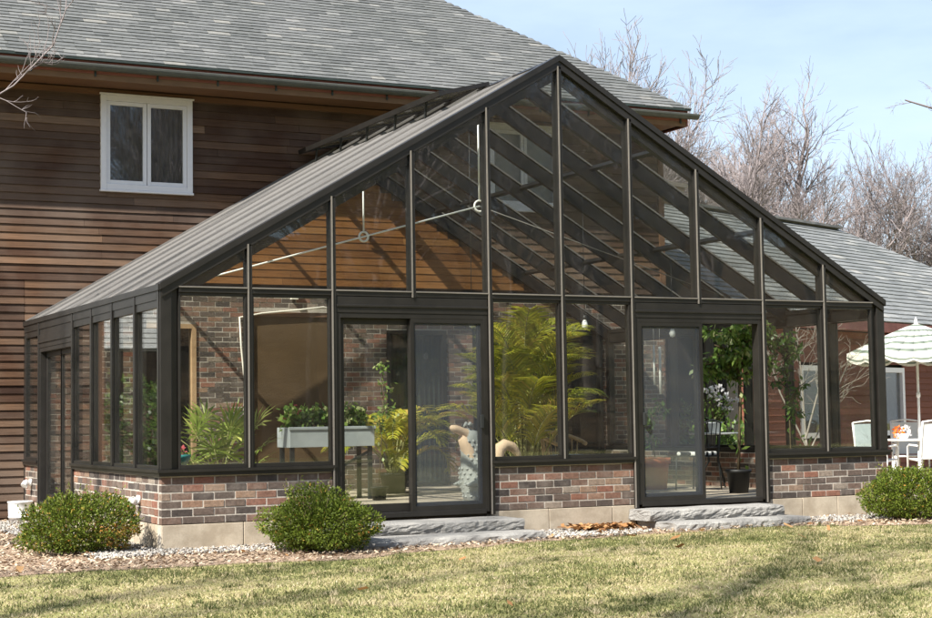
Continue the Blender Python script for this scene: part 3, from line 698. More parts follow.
def pebbles(n, boxes, size, seed, z):
    g = np.random.default_rng(seed); base = np.array([(1,0,0),(-1,0,0),(0,1,0),(0,-1,0),(0,0,1),(0,0,-1)], float)
    F = np.array([(0,2,4),(2,1,4),(1,3,4),(3,0,4),(2,0,5),(1,2,5),(3,1,5),(0,3,5)])
    ar = np.array([(b[1]-b[0])*(b[3]-b[2]) for b in boxes]); ks = g.choice(len(boxes), n, p=ar/ar.sum()); B = np.array(boxes)[ks]
    c = np.stack([g.uniform(B[:,0], B[:,1]), g.uniform(B[:,2], B[:,3]), z+g.uniform(0, .02, n)], 1)
    s = g.uniform(.5, 1.3, (n,1,1))*size*g.uniform(.6, 1.2, (n,1,3)); Vv = base[None]*s*g.uniform(.75, 1.2, (n,6,1)); a = g.uniform(0, 6.28, n)
    X = Vv[:,:,0]*np.cos(a)[:,None]-Vv[:,:,1]*np.sin(a)[:,None]; Y_ = Vv[:,:,0]*np.sin(a)[:,None]+Vv[:,:,1]*np.cos(a)[:,None]; Vv = np.stack([X, Y_, Vv[:,:,2]*.7], 2)+c[:,None]
    return Vv.reshape(-1,3), (F[None]+6*np.arange(n)[:,None,None]).reshape(-1,3), np.repeat(g.uniform(0, 1, n), 8)
v, f, t = pebbles(9500, [(-.75,-.02,-.3,5.6),(-.75,1.55,-.62,-.03),(3.75,4.75,-.95,-.03),(4.6,5.0,-.8,-.03),(7.0,9.2,-.8,-.03)], .020, 6, GZ+.014)
tag(npmesh('gravel', v, f, M['gravel'], t, 3), 'strip of white pebbles along the foundation of the greenhouse', 'gravel', kind='stuff')
# fallen leaves: a drift against the step and strays
def dl(x, y, g):
    d = np.exp(-(((x-4.65)/.30)**2+((y+.38)/.14)**2)); s = ((y > edge_y(x)-.5))*.014 + .0018
    return g.random(len(x)) < np.maximum(d*.9, s)
v, f, t = chips(16000, (-3.5,9.5), (-7,-.03), dl, .07, 9, GZ+.02, .5, True)
v2, f2, t2 = chips(900, (4.25,5.05), (-.55,-.05), lambda x, y, g: g.random(len(x)) < np.exp(-(((x-4.7)/.28)**2+((y+.25)/.16)**2)), .075, 10, GZ+.035, .8, True)
tag(npmesh('fallen_leaves', np.vstack([v,v2]), np.vstack([f,f2+len(v)]), M['deadleaf'], np.concatenate([t,t2]), 4), 'brown dry leaves drifted beside the stone steps and strewn over lawn', 'leaves', kind='stuff')
# lawn grass
def grass(n, seed):
    g = np.random.default_rng(seed); x = g.uniform(-4.2, 11.5, n); y = -8.6+g.random(n)**1.15*8.0
    k = (y < edge_y(x)+g.normal(0, .05, n)) & (y > -4.3-.42*(x+4)-1.2); x, y = x[k], y[k]; n = len(x)
    green = .5+.28*np.sin(x*1.3+y*2.1)+.22*np.sin(x*2.9-y*1.7+1)+.18*np.sin(x*.6+4*y)+.15*np.sin(x*7+3*np.sin(y*5))+g.normal(0, .22, n)+.35*np.exp(-((y-edge_y(x)+.35)/.25)**2)+.5*np.sin(x*.8+1.7*np.sin(y*1.1)+2)*np.sin(y*1.9+x*.35)
    tn = np.clip(np.where(g.random(n) < np.clip((green-.5)*.95+.27, .04, .9), g.uniform(0, .42, n), g.uniform(.5, 1, n)), 0, 1)
    h = g.uniform(.007, .024, n)*(1+.7*np.clip(np.sin(x*9+4*np.sin(y*7))*np.sin(y*11+3*np.sin(x*6)),-.6,1))*np.where(tn < .45, 1.15, .7); w = g.uniform(.003, .006, n); a = g.uniform(0, 6.28, n); l = g.uniform(0, 1.1, n)*h*np.where(tn < .45, 1.0, 2.2); b = g.uniform(0, 6.28, n)
    Vv = np.zeros((n,3,3)); c, s = np.cos(a)*w, np.sin(a)*w
    Vv[:,0] = np.stack([x-c, y-s, np.full(n, GZ)], 1); Vv[:,1] = np.stack([x+c, y+s, np.full(n, GZ)], 1); Vv[:,2] = np.stack([x+np.cos(b)*l, y+np.sin(b)*l, GZ+h], 1)
    return Vv.reshape(-1,3), np.arange(n*3).reshape(-1,3), tn
def tufts(n, per, seed):
    g = np.random.default_rng(seed); cx = g.uniform(-4, 11, n); cy = -8.4+g.random(n)*7.6; k = (cy < edge_y(cx)+.02) & (cy > -5.5-.42*(cx+4)); cx, cy = cx[k], cy[k]; n = len(cx); r = g.uniform(.015, .06, n); gr = g.random(n)
    x = np.repeat(cx, per)+g.normal(0, 1, n*per)*np.repeat(r, per); y = np.repeat(cy, per)+g.normal(0, 1, n*per)*np.repeat(r, per); m_ = n*per
    tn = np.clip(np.repeat(np.where(gr < .6, gr*.5, .55+gr*.4), per)+g.normal(0, .07, m_), 0, 1); h = g.uniform(.02, .055, m_)*np.repeat(g.uniform(.6, 1.1, n), per); w = g.uniform(.0025, .005, m_); a = g.uniform(0, 6.28, m_); l = h*g.uniform(.2, 1.3, m_); b = g.uniform(0, 6.28, m_)
    Vv = np.zeros((m_,3,3)); c, s_ = np.cos(a)*w, np.sin(a)*w
    Vv[:,0] = np.stack([x-c, y-s_, np.full(m_, GZ)], 1); Vv[:,1] = np.stack([x+c, y+s_, np.full(m_, GZ)], 1); Vv[:,2] = np.stack([x+np.cos(b)*l, y+np.sin(b)*l, GZ+h], 1)
    return Vv.reshape(-1,3), np.arange(m_*3).reshape(-1,3), tn
v, f, t = grass(330000, 3); v2, f2, t2 = tufts(800, 32, 4); v, f, t = np.vstack([v,v2]), np.vstack([f,f2+len(v)]), np.concatenate([t,t2])
tag(npmesh('grass', v, f, M['grass'], t, 3), 'short lawn grass, part straw yellow and part green', 'grass', kind='stuff')
# greenhouse floor of clay tiles
m = MB(); rr = random.Random(2); s = .3
i = 0
while .13+i*s < GX-.14:
    j = 0
    while .135+j*s < D-.14:
        x0, y0 = .13+i*s, .135+j*s; e = rr.uniform(-.0008,.0008)
        m.box((x0+.004,y0+.004,FL-.02),(min(x0+s,GX-.14)-.004,min(y0+s,D-.13)-.004,FL+e), rr.random()); j += 1
    i += 1
flo = tag(m.build('floor', M['floor']), kind='structure')
m = MB(); m.box((.125,.13,-.3),(GX-.135,D-.125,FL-.005)); g_ = m.build('grout', M['grout'], flo)
m = MB(); m.box((9.4,1.6,-.2),(19.5,8.4,GZ+.03)); tag(m.build('patio', M['concrete']), kind='structure')

# ------------------------------------------------------------------ stone steps
def rough_slab(name, x0, x1, y0, y1, z0, z1, seed, label, skew=0.):
    rr = random.Random(seed); from mathutils import noise as mn
    nx, ny, nz = 44, 8, 7; m = MB(); top = {}
    def P(i, j, k):
        u, v_, w_ = i/nx, j/ny, k/nz; x = x0+(x1-x0)*u; y = y0+(y1-y0)*v_+skew*(u-.5)*(1-v_); z = z0+(z1-z0)*w_
        q = V((x*6+seed, y*6, z*9)); e = mn.noise(q)*.008+mn.noise(q*3.3)*.010+mn.noise(q*9)*.011
        f = 0
        if j == 0: y += e+.012*math.sin(w_*3.1)*-1+(.018 if k == nz else 0)+mn.noise(V((x*2.1,seed,0)))*.02
        if i == 0: x += e+mn.noise(V((y*4,seed,z*5)))*.02
        if i == nx: x += e+mn.noise(V((y*4,seed,z*5+9)))*.02
        if k == nz: z += mn.noise(V((x*3,y*3,seed)))*.005-(.005 if (j == 0 or i in (0,nx)) else 0)
        return (x, y, z)
    idx = {}
    def vid(i, j, k):
        if (i,j,k) not in idx: idx[(i,j,k)] = len(m.v); m.v.append(P(i,j,k))
        return idx[(i,j,k)]
    def face(*q): m.f.append([vid(*a) for a in q]); m.t.append(.5); m.sm.append(False)
    for i in range(nx):
        for k in range(nz): face((i,0,k),(i+1,0,k),(i+1,0,k+1),(i,0,k+1))
        for j in range(ny): face((i,j,nz),(i+1,j,nz),(i+1,j+1,nz),(i,j+1,nz)); face((i,j+1,0),(i+1,j+1,0),(i+1,j,0),(i,j,0))
        for k in range(nz): face((i+1,ny,k),(i,ny,k),(i,ny,k+1),(i+1,ny,k+1))
    for j in range(ny):
        for k in range(nz): face((0,j+1,k),(0,j,k),(0,j,k+1),(0,j+1,k+1)); face((nx,j,k),(nx,j+1,k),(nx,j+1,k+1),(nx,j,k+1))
    return tag(m.build(name, M['bluestone']), label, 'step', 'bluestone steps to the doors')
rough_slab('stone_step', 1.55, 3.62, -.50, -.012, .055, .165, 1, 'upper rough bluestone slab under the door with the crocodile behind it')
rough_slab('stone_step', 1.25, 3.66, -.98, .0-.02, -.12, .052, 2, 'lower bluestone slab half hidden behind the middle bush', .18)
rough_slab('stone_step', 5.18, 6.95, -.40, -.012, .060, .175, 3, 'upper bluestone slab under the door with the potted tree')
rough_slab('stone_step', 5.28, 7.08, -.74, -.02, -.12, .057, 4, 'lower bluestone slab beside the drift of brown leaves', .05)

# ------------------------------------------------------------------ foliage tools
def leaf(mb, p, d, up, L, w, tn=.5):
    d = V(d).normalized(); s = d.cross(V(up))
    if s.length < 1e-3: s = d.orthogonal()
    s.normalize(); p = V(p); mid = p+d*L*.5
    mb.quadmesh([p, mid+s*w*.5, p+d*L, mid-s*w*.5], ((0,1,2,3),), tn)
def rdir(rr, zb=0.):
    while True:
        v_ = V((rr.uniform(-1,1), rr.uniform(-1,1), rr.uniform(-1,1)))
        if .05 < v_.length < 1: v_.normalize(); v_.z += zb; return v_.normalized()
def bush(name, c, rx, ry, rz, n, seed, label, cat='bush', group=None, L=.029, mat='leaf_box', stems=26, orange=0.):
    rr = random.Random(seed); t = thing(name, (c[0],c[1],GZ), label, cat, group); m = MB(); sm = MB(); c = V(c)
    lobes = [(rdir(rr), rr.uniform(.05,.20)) for _ in range(30)]
    def rad(d_): return .84+sum(a*max(0, d_.dot(l))**14 for l, a in lobes)+.05*math.sin(9*d_.x+5*d_.z)
    tips = []
    for _ in range(n):
        d_ = rdir(rr, .12); r = rad(d_)*(rr.random()**.22 if rr.random() < .78 else rr.uniform(.3,.9))
        p = c+V((d_.x*rx*r, d_.y*ry*r, (d_.z*rz if d_.z > 0 else d_.z*rz*.62)*r+rz*.62))
        if p.z < GZ+.05: continue
        o = (d_+rdir(rr)*.9+V((0,0,.35))).normalized(); tn = min(1,max(0,rr.gauss(.42,.2)))*.9
        if rr.random() < .02+orange*(2.2 if p.z < c.z+rz*.75 and d_.x > .3 else .15): tn = rr.uniform(.93,1)
        for k in range(2): leaf(m, p+rdir(rr)*.012, (o+rdir(rr)*.6), rdir(rr), L*rr.uniform(.7,1.25), L*rr.uniform(.4,.55), tn)
    for _ in range(70):                     # young shoots standing out of the mound
        d_ = rdir(rr, .35); r = rad(d_)*.93
        if d_.z < -.1: continue
        p = c+V((d_.x*rx*r, d_.y*ry*r, d_.z*rz*r+rz*.62)); o = (d_+V((0,0,.5))+rdir(rr)*.5).normalized(); ln = rr.uniform(.05,.15)*(L/.029)**.5; sm.tube([p-o*.05, p+o*ln], [.003,.0015], 4)
        for k in range(9): leaf(m, p+o*ln*(k/8), (o*.5+rdir(rr)).normalized(), rdir(rr), L*rr.uniform(.7,1.1), L*.45, min(.9,max(0,rr.gauss(.62,.15))))
    for _ in range(stems):
        d_ = rdir(rr, .55); d_.z = abs(d_.z); r = rad(d_)*.92
        e = c+V((d_.x*rx*r, d_.y*ry*r, d_.z*rz*r*.9+rz*.5)); b0 = c+V((rr.uniform(-.1,.1)*rx, rr.uniform(-.1,.1)*ry, 0)); b0.z = GZ-.02
        mid = b0.lerp(e,.5)+V((0,0,-.02)); sm.tube([b0, mid, e], [.012,.008,.004], 5)
    m.build('foliage', M[mat], t); sm.build('stem', M['stem'], t); return t
bush('boxwood_bush', (-.72,.25,GZ), .60, .52, .37, 9500, 41, 'clipped dark green bush with orange tinged leaves at the corner of the greenhouse', group='bushes along the bed', orange=.22)
bush('boxwood_bush', (1.22,-.95,GZ), .545, .53, .345, 11000, 42, 'full round dark green bush partly in front of the stone steps', group='bushes along the bed', orange=.01)
bush('boxwood_bush', (8.36,-.86,GZ), .58, .53, .38, 10500, 43, 'low dark green bush at the end of the brick base below the white chairs', group='bushes along the bed', orange=.03)
for i, (x, y, rx, rz) in enumerate(((-2.9,10.6,1.0,1.25),(-3.9,9.7,.9,1.1),(-5.2,11.2,1.1,1.4))):
    bush('garden_shrub', (x,y,GZ), rx, rx, rz, 1500, 70+i, ('airy green shrub mirrored in the side glass beside the dark house corner','middle green shrub mirrored in the side glass below the pale slates','tallest green shrub mirrored in the side glass before the outbuilding')[i], 'shrub', 'shrubs before the outbuilding', .11, 'leaf_green')

def frond(m, sm, p, az, L, elev, droop, rr, nl=24, leafL=.34, lw=.020, tn0=.5, vee=.5, stalk=.22):
    """pinnate palm frond: arching midrib with two rows of leaflets"""
    p = V(p); h = V((math.cos(az), math.sin(az), 0)); pts = []; n = 14; q = p.copy(); e = elev
    for i in range(n+1):
        pts.append(q.copy()); q = q+(h*math.cos(e)+V((0,0,math.sin(e))))*(L/n); e -= droop/n*(0.4+1.3*i/n)
    sm.tube(pts, [.009*(1-.75*i/n)+.0015 for i in range(n+1)], 5, .5)
    for i in range(nl):
        u = stalk+(1-stalk)*(i+.5)/nl; k = min(n-1, int(u*n)); a = pts[k].lerp(pts[k+1], u*n-k); tang = (pts[k+1]-pts[k]).normalized(); side = tang.cross(V((0,0,1))).normalized(); upv = side.cross(tang)
        ll = leafL*(math.sin(math.pi*(.18+.78*(u-stalk)/(1-stalk)))**.7)*rr.uniform(.85,1.1)
        for s in (-1, 1):
            d0 = (tang*.75+side*s*.8+upv*vee*.6+rdir(rr)*.06).normalized(); mid = a+d0*ll*.5; d1 = (d0+V((0,0,-.55))).normalized(); tip = mid+d1*ll*.5
            w = d0.cross(upv).normalized()*lw*.5; tn = min(1,max(0,rr.gauss(tn0,.13)))
            m.quadmesh([a-w*.4, a+w*.4, mid+w, mid-w], ((0,1,2,3),), tn); m.quadmesh([mid-w, mid+w, tip], ((0,1,2),), tn)
def pot(t, c, r0, r1, h, mat, rim=.012):
    m = MB(); m.lathe([(r0*.2,0),(r0,0),(r1*.97,h*.86),(r1+rim,h*.865),(r1+rim,h),(r1-.004,h),(r1-.02,h-.03),(r1*.3,h-.03)], c, 24); p = m.build('pot', M[mat], t)
    m = MB(); m.lathe([(r1*.1,h-.045),(r1-.02,h-.05),(r1-.03,h-.02),(r1*.1,h-.012)], c, 18); m.build('soil', M['soil'], p); return p
def areca(name, x, y, seed, label, nf, L, cane, base_z=FL, potm='greenpot', pr=.17, ph=.28, tn0=.5, leafL=.34, spread=.9, lo=.45, e0=.75, group=None):
    rr = random.Random(seed); t = thing(name, (x,y,base_z), label, 'palm', group); pot(t, (x,y,base_z), pr*.75, pr, ph, potm); m, sm = MB(), MB()
    for i in range(nf):
        a = 2*math.pi*i*.382+rr.uniform(-.3,.3); r = rr.uniform(.01,.08); hh = cane*rr.uniform(lo,1.)
        b0 = V((x+r*math.cos(a), y+r*math.sin(a), base_z+ph-.03)); lean = rr.uniform(.02,.16); b1 = b0+V((lean*math.cos(a), lean*math.sin(a), hh))
        sm.tube([b0, b0.lerp(b1,.5)+V((0,0,.01)), b1], [.016,.014,.011], 6)
        frond(m, sm, b1, a, L*rr.uniform(.75,1.1), rr.uniform(e0,1.42), rr.uniform(1.1,2.0)*spread, rr, 26, leafL, .024, tn0+rr.uniform(-.2,.2))
    m.build('fronds', M['leaf_palm'], t); sm.build('stem', M['palmstem'], t); return t
areca('areca_palm', 5.18, 2.35, 81, 'tall arching yellow green palm filling the middle window of the greenhouse', 54, 1.12, 1.3, leafL=.42, lo=.06, tn0=.6, spread=.9, e0=1.1)
areca('areca_palm', 6.15, 3.9, 82, 'darker feathery palm further back behind the rattan chair', 20, 1.0, .7, tn0=.15, lo=.1)
areca('areca_palm', 4.42, 4.5, 83, 'small potted palm with yellowed tips behind the clear half of the sliding door', 26, 1.0, .34, pr=.19, ph=.27, potm='blackpot', tn0=.66, leafL=.30, lo=.2, spread=1.5)
# fan palm
rr = random.Random(90); t = thing('fan_palm', (.92,1.02,FL), 'spiky green fan palm in the corner behind the front glass', 'palm'); pot(t, (.92,1.02,FL), .15, .2, .3, 'terracotta')
m, sm = MB(), MB()
for i in range(20):
    a = i*2.4+rr.uniform(-.2,.2); e = rr.uniform(.25,1.35); L = rr.uniform(.32,.62); b0 = V((.92+.02*math.cos(a), 1.02+.02*math.sin(a), FL+.27+.012*i)); h = V((math.cos(a)*math.cos(e), math.sin(a)*math.cos(e), math.sin(e))); hub = b0+h*L
    sm.tube([b0, b0.lerp(hub,.5)+V((0,0,.01)), hub], [.007,.006,.004], 5)
    side = h.cross(V((0,0,1))).normalized(); up = side.cross(h); k = 13; rl = rr.uniform(.28,.40)
    for j in range(k):
        th = R(-115+230*j/(k-1)); d_ = (h*math.cos(th)+side*math.sin(th)+up*rr.uniform(-.05,.25)).normalized(); ll = rl*(1-.28*abs(th)/2)*rr.uniform(.9,1.08)
        w = d_.cross(up).normalized()*.017; mid = hub+d_*ll*.55; tip = mid+(d_+V((0,0,-.35))).normalized()*ll*.45; tn = min(1,max(0,rr.gauss(.55,.2)))
        m.quadmesh([hub, mid+w, tip, mid-w], ((0,1,2,3),), tn)
m.build('fronds', M['leaf_fan'], t); sm.build('stem', M['palmstem'], t)

def leafy(name, base, label, cat, stems, L, w, n, seed, mat='leaf_green', potk=None, tn=(.5,.2), droop=.3, spread=.1, thick=.007, group=None, ztop=None):
    """pot plant: stems is a list of polylines; n leaves along each"""
    rr = random.Random(seed); t = thing(name, base, label, cat, group)
    if potk: pot(t, base, *potk)
    m, sm = MB(), MB()
    for s in stems:
        P = [V(p) for p in s]; sm.tube(P, [thick*(1-.6*i/max(1,len(P)-1)) for i in range(len(P))], 5)
        for i in range(n):
            u = rr.random()**.8*(len(P)-1); k = min(len(P)-2, int(u)); p = P[k].lerp(P[k+1], u-k)+rdir(rr)*spread*rr.random(); d_ = rdir(rr, -droop*.5); leaf(m, p, d_+V((0,0,-droop)), rdir(rr), L*rr.uniform(.6,1.2), w*rr.uniform(.7,1.2), min(1,max(0,rr.gauss(*tn))))
    m.build('foliage', M[mat], t); sm.build('stem', M['stem'], t); return t
def branchy(rr, base, top, k, r, z0f=.3, dz=.25):
    """a trunk and k side branches as polylines"""
    base, top = V(base), V(top); S = [[base, base.lerp(top,.5)+V((rr.uniform(-.03,.03),rr.uniform(-.03,.03),0)), top]]
    for i in range(k):
        u = rr.uniform(z0f,1); p = base.lerp(top,u); a = rr.uniform(0,6.28); q = p+V((math.cos(a)*r*rr.uniform(.5,1), math.sin(a)*r*rr.uniform(.5,1), rr.uniform(-.1,1)*dz)); S.append([p, p.lerp(q,.5)+V((0,0,.05)), q])
    return S
rr = random.Random(15)
leafy('potted_tree', (7.68,1.42,FL), 'slender potted tree with hanging bright leaves behind the open half of the door', 'potted tree', branchy(rr, (7.68,1.42,FL+.25), (7.72,1.45,2.25), 30, .62, .62, .2), .105, .046, 60, 16, potk=(.115,.15,.29,'blackpot'), tn=(.62,.22), droop=.7, thick=.022)
leafy('leafy_plant', (8.28,1.15,FL), 'tall dark leafy plant against the end bay beside the potted tree', 'plant', branchy(rr, (8.28,1.15,FL+.2), (8.3,1.2,2.1), 14, .3, .3, .25), .10, .045, 26, 17, potk=(.12,.15,.24,'greenpot'), tn=(.3,.2), droop=.4, thick=.012)
leafy('climbing_plant', (3.55,3.0,FL), 'thin yellow green climbing plant in front of the brick wall above the planter', 'plant', branchy(rr, (3.55,3.0,FL+.2), (3.62,3.0,1.78), 9, .22, .35, .2), .07, .035, 16, 18, potk=(.08,.10,.16,'blackpot'), tn=(.75,.2), droop=.2)
leafy('young_plant', (7.50,3.0,FL), 'narrow dark plant growing in the terracotta pot behind the insect screen', 'plant', branchy(rr, (7.5,3.0,FL+.42), (7.48,3.0,1.25), 8, .2, .2, .25), .10, .03, 14, 19, tn=(.25,.15), droop=.2)
tp = thing('terracotta_pot', (7.50,3.0,FL), 'large terracotta pot on the tile floor behind the insect screen', 'pot')
m = MB(); m.lathe([(.03,0),(.145,0),(.18,.33),(.205,.335),(.205,.41),(.185,.41),(.175,.36),(.05,.36)], (7.5,3.0,FL), 28); m.build('rim', M['terracotta'], tp); m = MB(); m.lathe([(.02,.35),(.165,.35),(.165,.375),(.02,.38)], (7.5,3.0,FL), 18); m.build('soil', M['soil'], tp)
# raised planter with greens
pl = thing('raised_planter', (3.05,3.5,FL), 'pale grey raised planter trough on dark legs in front of the brown blind', 'planter')
x0,x1,y0,y1,z0,z1 = 2.52,3.62,3.28,3.72,.86,1.10
m = MB()
for a in ((x0,y0,z0,x1,y0+.025,z1),(x0,y1-.025,z0,x1,y1,z1),(x0,y0+.026,z0,x0+.025,y1-.026,z1),(x1-.025,y0+.026,z0,x1,y1-.026,z1),(x0+.026,y0+.026,z0,x1-.026,y1-.026,z0+.03)): m.box(a[:3], a[3:])
m.box((x0-.015,y0-.015,z1-.03),(x1+.015,y0-.001,z1+.005)); m.build('trough', M['trough'], pl, .004)
for lx in (x0+.02, x1-.07):
    for ly in (y0+.03, y1-.07): m = MB(); m.box((lx,ly,FL),(lx+.05,ly+.04,z0-.001)); m.build('leg', M['black'], pl)
m = MB(); m.bar((x0+.05,y0+.05,FL+.1),(x1-.05,y0+.05,z0-.06),.03,.03); m.build('brace', M['black'], pl)
m = MB(); m.box((x0+.03,y0+.03,z0+.05),(x1-.03,y1-.03,z1-.03)); m.build('soil', M['soil'], pl)
rr = random.Random(25)
for i in range(6):
    x = x0+.12+.17*i; S = [[(x,3.5,z1-.04),(x+rr.uniform(-.08,.08),3.5+rr.uniform(-.12,.1),z1+rr.uniform(.1,.24))] for _ in range(7)]
    p = leafy('salad_plant', (x,3.5,z1-.04), ('leafy green with red blooms at the near end of the planter','bushy green plant second along the planter trough','bushy green plant third along the planter trough','pale variegated plant fourth along the planter trough','pale trailing plant fifth along the planter trough','green plant at the door end of the planter trough')[i], 'plant', S, .085, .055, 34, 200+i, tn=(.72 if i < 3 else .85,.2), spread=.12, group='plants in the raised planter')
    if i == 0:
        m = MB()
        for _ in range(5): q = V((x+rr.uniform(-.1,.1),3.45+rr.uniform(-.1,.1),z1+rr.uniform(.1,.27))); [leaf(m, q, rdir(rr), rdir(rr), .03, .022) for _ in range(4)]
        m.build('blossom', M['pinkpetal'], p)
# flowers on a small table
tb = thing('plant_table', (8.45,3.0,FL), 'round pale topped table holding the white flowers', 'table')
m = MB(); m.lathe([(.01,.70),(.34,.70),(.345,.712),(.34,.725),(.01,.725)], (8.45,3.0,FL), 32); m.build('table_top', M['tabletop'], tb)
for k in range(3):
    a = k*2.094+.4; m = MB(); m.tube([(8.45+.1*math.cos(a),3+.1*math.sin(a),FL+.699),(8.45+.08*math.cos(a),3+.08*math.sin(a),FL+.35),(8.45+.27*math.cos(a),3+.27*math.sin(a),FL+.005)], .012, 6); m.build('leg', M['black'], tb)
rr = random.Random(33); S = [[(8.42,2.95,FL+.84),(8.42+rr.uniform(-.3,.3),2.95+rr.uniform(-.2,.2),FL+rr.uniform(.95,1.3))] for _ in range(12)]
fp = leafy('flowering_plant', (8.42,2.95,FL+.726), 'white flowering plant on the round table near the potted tree', 'flower', S, .07, .035, 16, 34, potk=(.07,.095,.14,'cushion'), tn=(.6,.2))
m = MB()
for s in S:
    for _ in range(3):
        q = V(s[1])+rdir(rr)*.06
        for _ in range(6): leaf(m, q, rdir(rr), rdir(rr), .045, .035)
m.build('blossom', M['petal'], fp)
# ------------------------------------------------------------------ crocodile statue
cr = thing('crocodile_statue', (3.86,.78,FL), 'upright crocodile statue with grey blue scales and tan throat behind the insect screen', 'statue')
def oval(c, d, rx, ry, n=18, up=(0,1,0)):
    c, d = V(c), V(d).normalized(); a = V(up); a = (a-d*a.dot(d)).normalized(); b = d.cross(a)
    return [c+a*(rx*math.cos(2*math.pi*j/n))+b*(ry*math.sin(2*math.pi*j/n)) for j in range(n)]
m = MB(); spine = [((3.90,.78,FL),(0,0,1),.150,.130),((3.90,.78,.34),(-.1,0,1),.165,.145),((3.875,.775,.46),(-.2,0,1),.17,.155),((3.845,.77,.58),(-.25,0,1),.155,.140),((3.82,.76,.68),(-.2,0,1),.125,.115),((3.805,.75,.78),(-.1,0,1),.105,.105),((3.79,.74,.88),(-.3,0,1),.100,.105),((3.755,.735,.965),(-.7,0,.9),.092,.085),((3.70,.73,1.00),(-1,0,.35),.070,.055)]
spine = [((c[0]-.115,c[1],c[2]),d_,rx*1.3,ry*1.35) for c,d_,rx,ry in spine]; m.ring_loft([oval(c,d,rx,ry) for c,d,rx,ry in spine])
rr = random.Random(6)
for i in range(13):                       # rows of raised scales down neck and back
    z = .30+i*.052; k = min(len(spine)-2, max(0, sum(1 for s in spine if s[0][2] < z)-1)); a, b_ = spine[k], spine[k+1]; u = (z-a[0][2])/max(1e-3, b_[0][2]-a[0][2]); c = V(a[0]).lerp(V(b_[0]), u); rx = a[2]+(b_[2]-a[2])*u; ry = a[3]+(b_[3]-a[3])*u
    for j in range(15):
        th = 2*math.pi*(j+.5*(i%2))/15; nn = V((math.sin(th), math.cos(th), 0))
        if nn.x < -.80 and z > .62: continue
        p = c+V((nn.x*ry, nn.y*rx, 0)); s = .021; tg = V((nn.y,-nn.x,0))
        m.quadmesh([p+tg*s, p+V((0,0,s*1.2)), p-tg*s, p-V((0,0,s*1.2)), p+nn*.017-V((0,0,.006))], ((0,1,4),(1,2,4),(2,3,4),(3,0,4)), rr.random())
m.build('body', M['croc_blue'], cr)
m = MB(); m.ring_loft([oval((c[0]+.015,c[1],c[2]-.035*(c[2]>.9)),d,rx*1.18,ry*1.18) for c,d,rx,ry in (((3.80,.735,.955),(-1,0,.3),.080,.062),((3.70,.73,.985),(-1,0,.45),.084,.072),((3.60,.725,1.03),(-1,0,.5),.060,.050),((3.50,.72,1.075),(-1,0,.45),.052,.040),((3.43,.715,1.10),(-1,0,.3),.050,.038),((3.385,.712,1.11),(-1,0,.1),.036,.028),((3.368,.71,1.111),(-1,0,0),.012,.010))])
m.ring_loft([oval((c[0]+.015,c[1],c[2]-.035*(c[2]>.9)),d,rx*1.18,ry*1.18) for c,d,rx,ry in (((3.645,.735,.62),(-.2,0,1),.080,.050),((3.63,.733,.74),(-.2,0,1),.095,.062),((3.60,.73,.85),(-.4,0,1),.095,.07),((3.56,.726,.94),(-.8,0,.8),.075,.06),((3.50,.72,1.0),(-1,0,.5),.050,.035))])
m.build('snout', M['croc_tan'], cr)
m = MB()
for s in (-1, 1): m.ring_loft([oval((3.585+.075*u, .73+s*.05, 1.085+.033*math.sin(math.pi*u)), (1,0,.1), .022*math.sin(math.pi*(.1+.8*u)), .026*math.sin(math.pi*(.1+.8*u)), 10) for u in [k/6 for k in range(7)]])
m.build('brow', M['croc_blue'], cr)
m = MB()
for s in (-1, 1): m.lathe([(.001,-.012),(.009,-.008),(.012,0),(.009,.008),(.001,.012)], (3.585,.73+s*.072,1.095), 10)
m.build('eye', M['black'], cr)
for s in (-1, 1):
    m = MB(); m.tube([(3.72,.77+s*.15,.56),(3.66,.76+s*.19,.46),(3.57,.75+s*.15,.43),(3.53,.75+s*.13,.44)], [.05,.042,.032,.018], 8)
    for k in (-1,0,1): m.tube([(3.54,.75+s*.13+k*.015,.44),(3.505,.75+s*.125+k*.022,.435)], [.010,.005], 5)
    m.build('arm', M['croc_blue'], cr)
    m = MB(); m.tube([(3.88,.78+s*.13,.36),(3.78,.77+s*.17,.29),(3.74,.76+s*.16,FL+.035),(3.64,.75+s*.16,FL+.02)], [.07,.06,.04,.022], 8); m.build('leg', M['croc_blue'], cr)
m = MB(); m.tube([(4.00,.86,.27),(4.06,.92,.45),(4.09,.96,.68),(4.14,.99,.81),(4.23,1.0,.865),(4.33,1.0,.84),(4.40,1.0,.76),(4.43,1.0,.66)], [.10,.09,.085,.078,.070,.058,.042,.018], 12)
for i in range(9):
    u = i/8; p = V((4.05+.34*u, .93+.07*u, .0)); 
m.build('tail', M['croc_tan'], cr)

cr.location.x += .36; cr.location.y += .72

# ------------------------------------------------------------------ seats inside
def tubes(paths, r, n=7):
    m = MB()
    for p in paths: m.tube(p, r, n)
    return m
def xfm(x, y, z, rz): return Matrix.Translation((x,y,z)) @ Matrix.Rotation(rz,4,'Z')
X1 = xfm(6.02,2.75,FL,R(25))
rc = thing('rattan_chair', (6.02,2.75,FL), 'round backed rattan chair between the feathery palms', 'chair')
hoop = [(-.30+0*k, .30*math.cos(math.pi*k/12)*0, 0) for k in range(1)]
arc = [(.33*math.cos(R(-20+220*k/16)), .02+.30*math.sin(R(-20+220*k/16)), .62+.16*math.sin(math.pi*k/16)) for k in range(17)]
m = tubes([arc], .026); m.build('arm_rail', M['rattan'], rc, xf=X1)
m = MB()
for k in range(2,15): m.tube([arc[k], (arc[k][0]*.9, arc[k][1]*.9, .40)], .009, 5)
m.build('backrest', M['rattan'], rc, xf=X1)
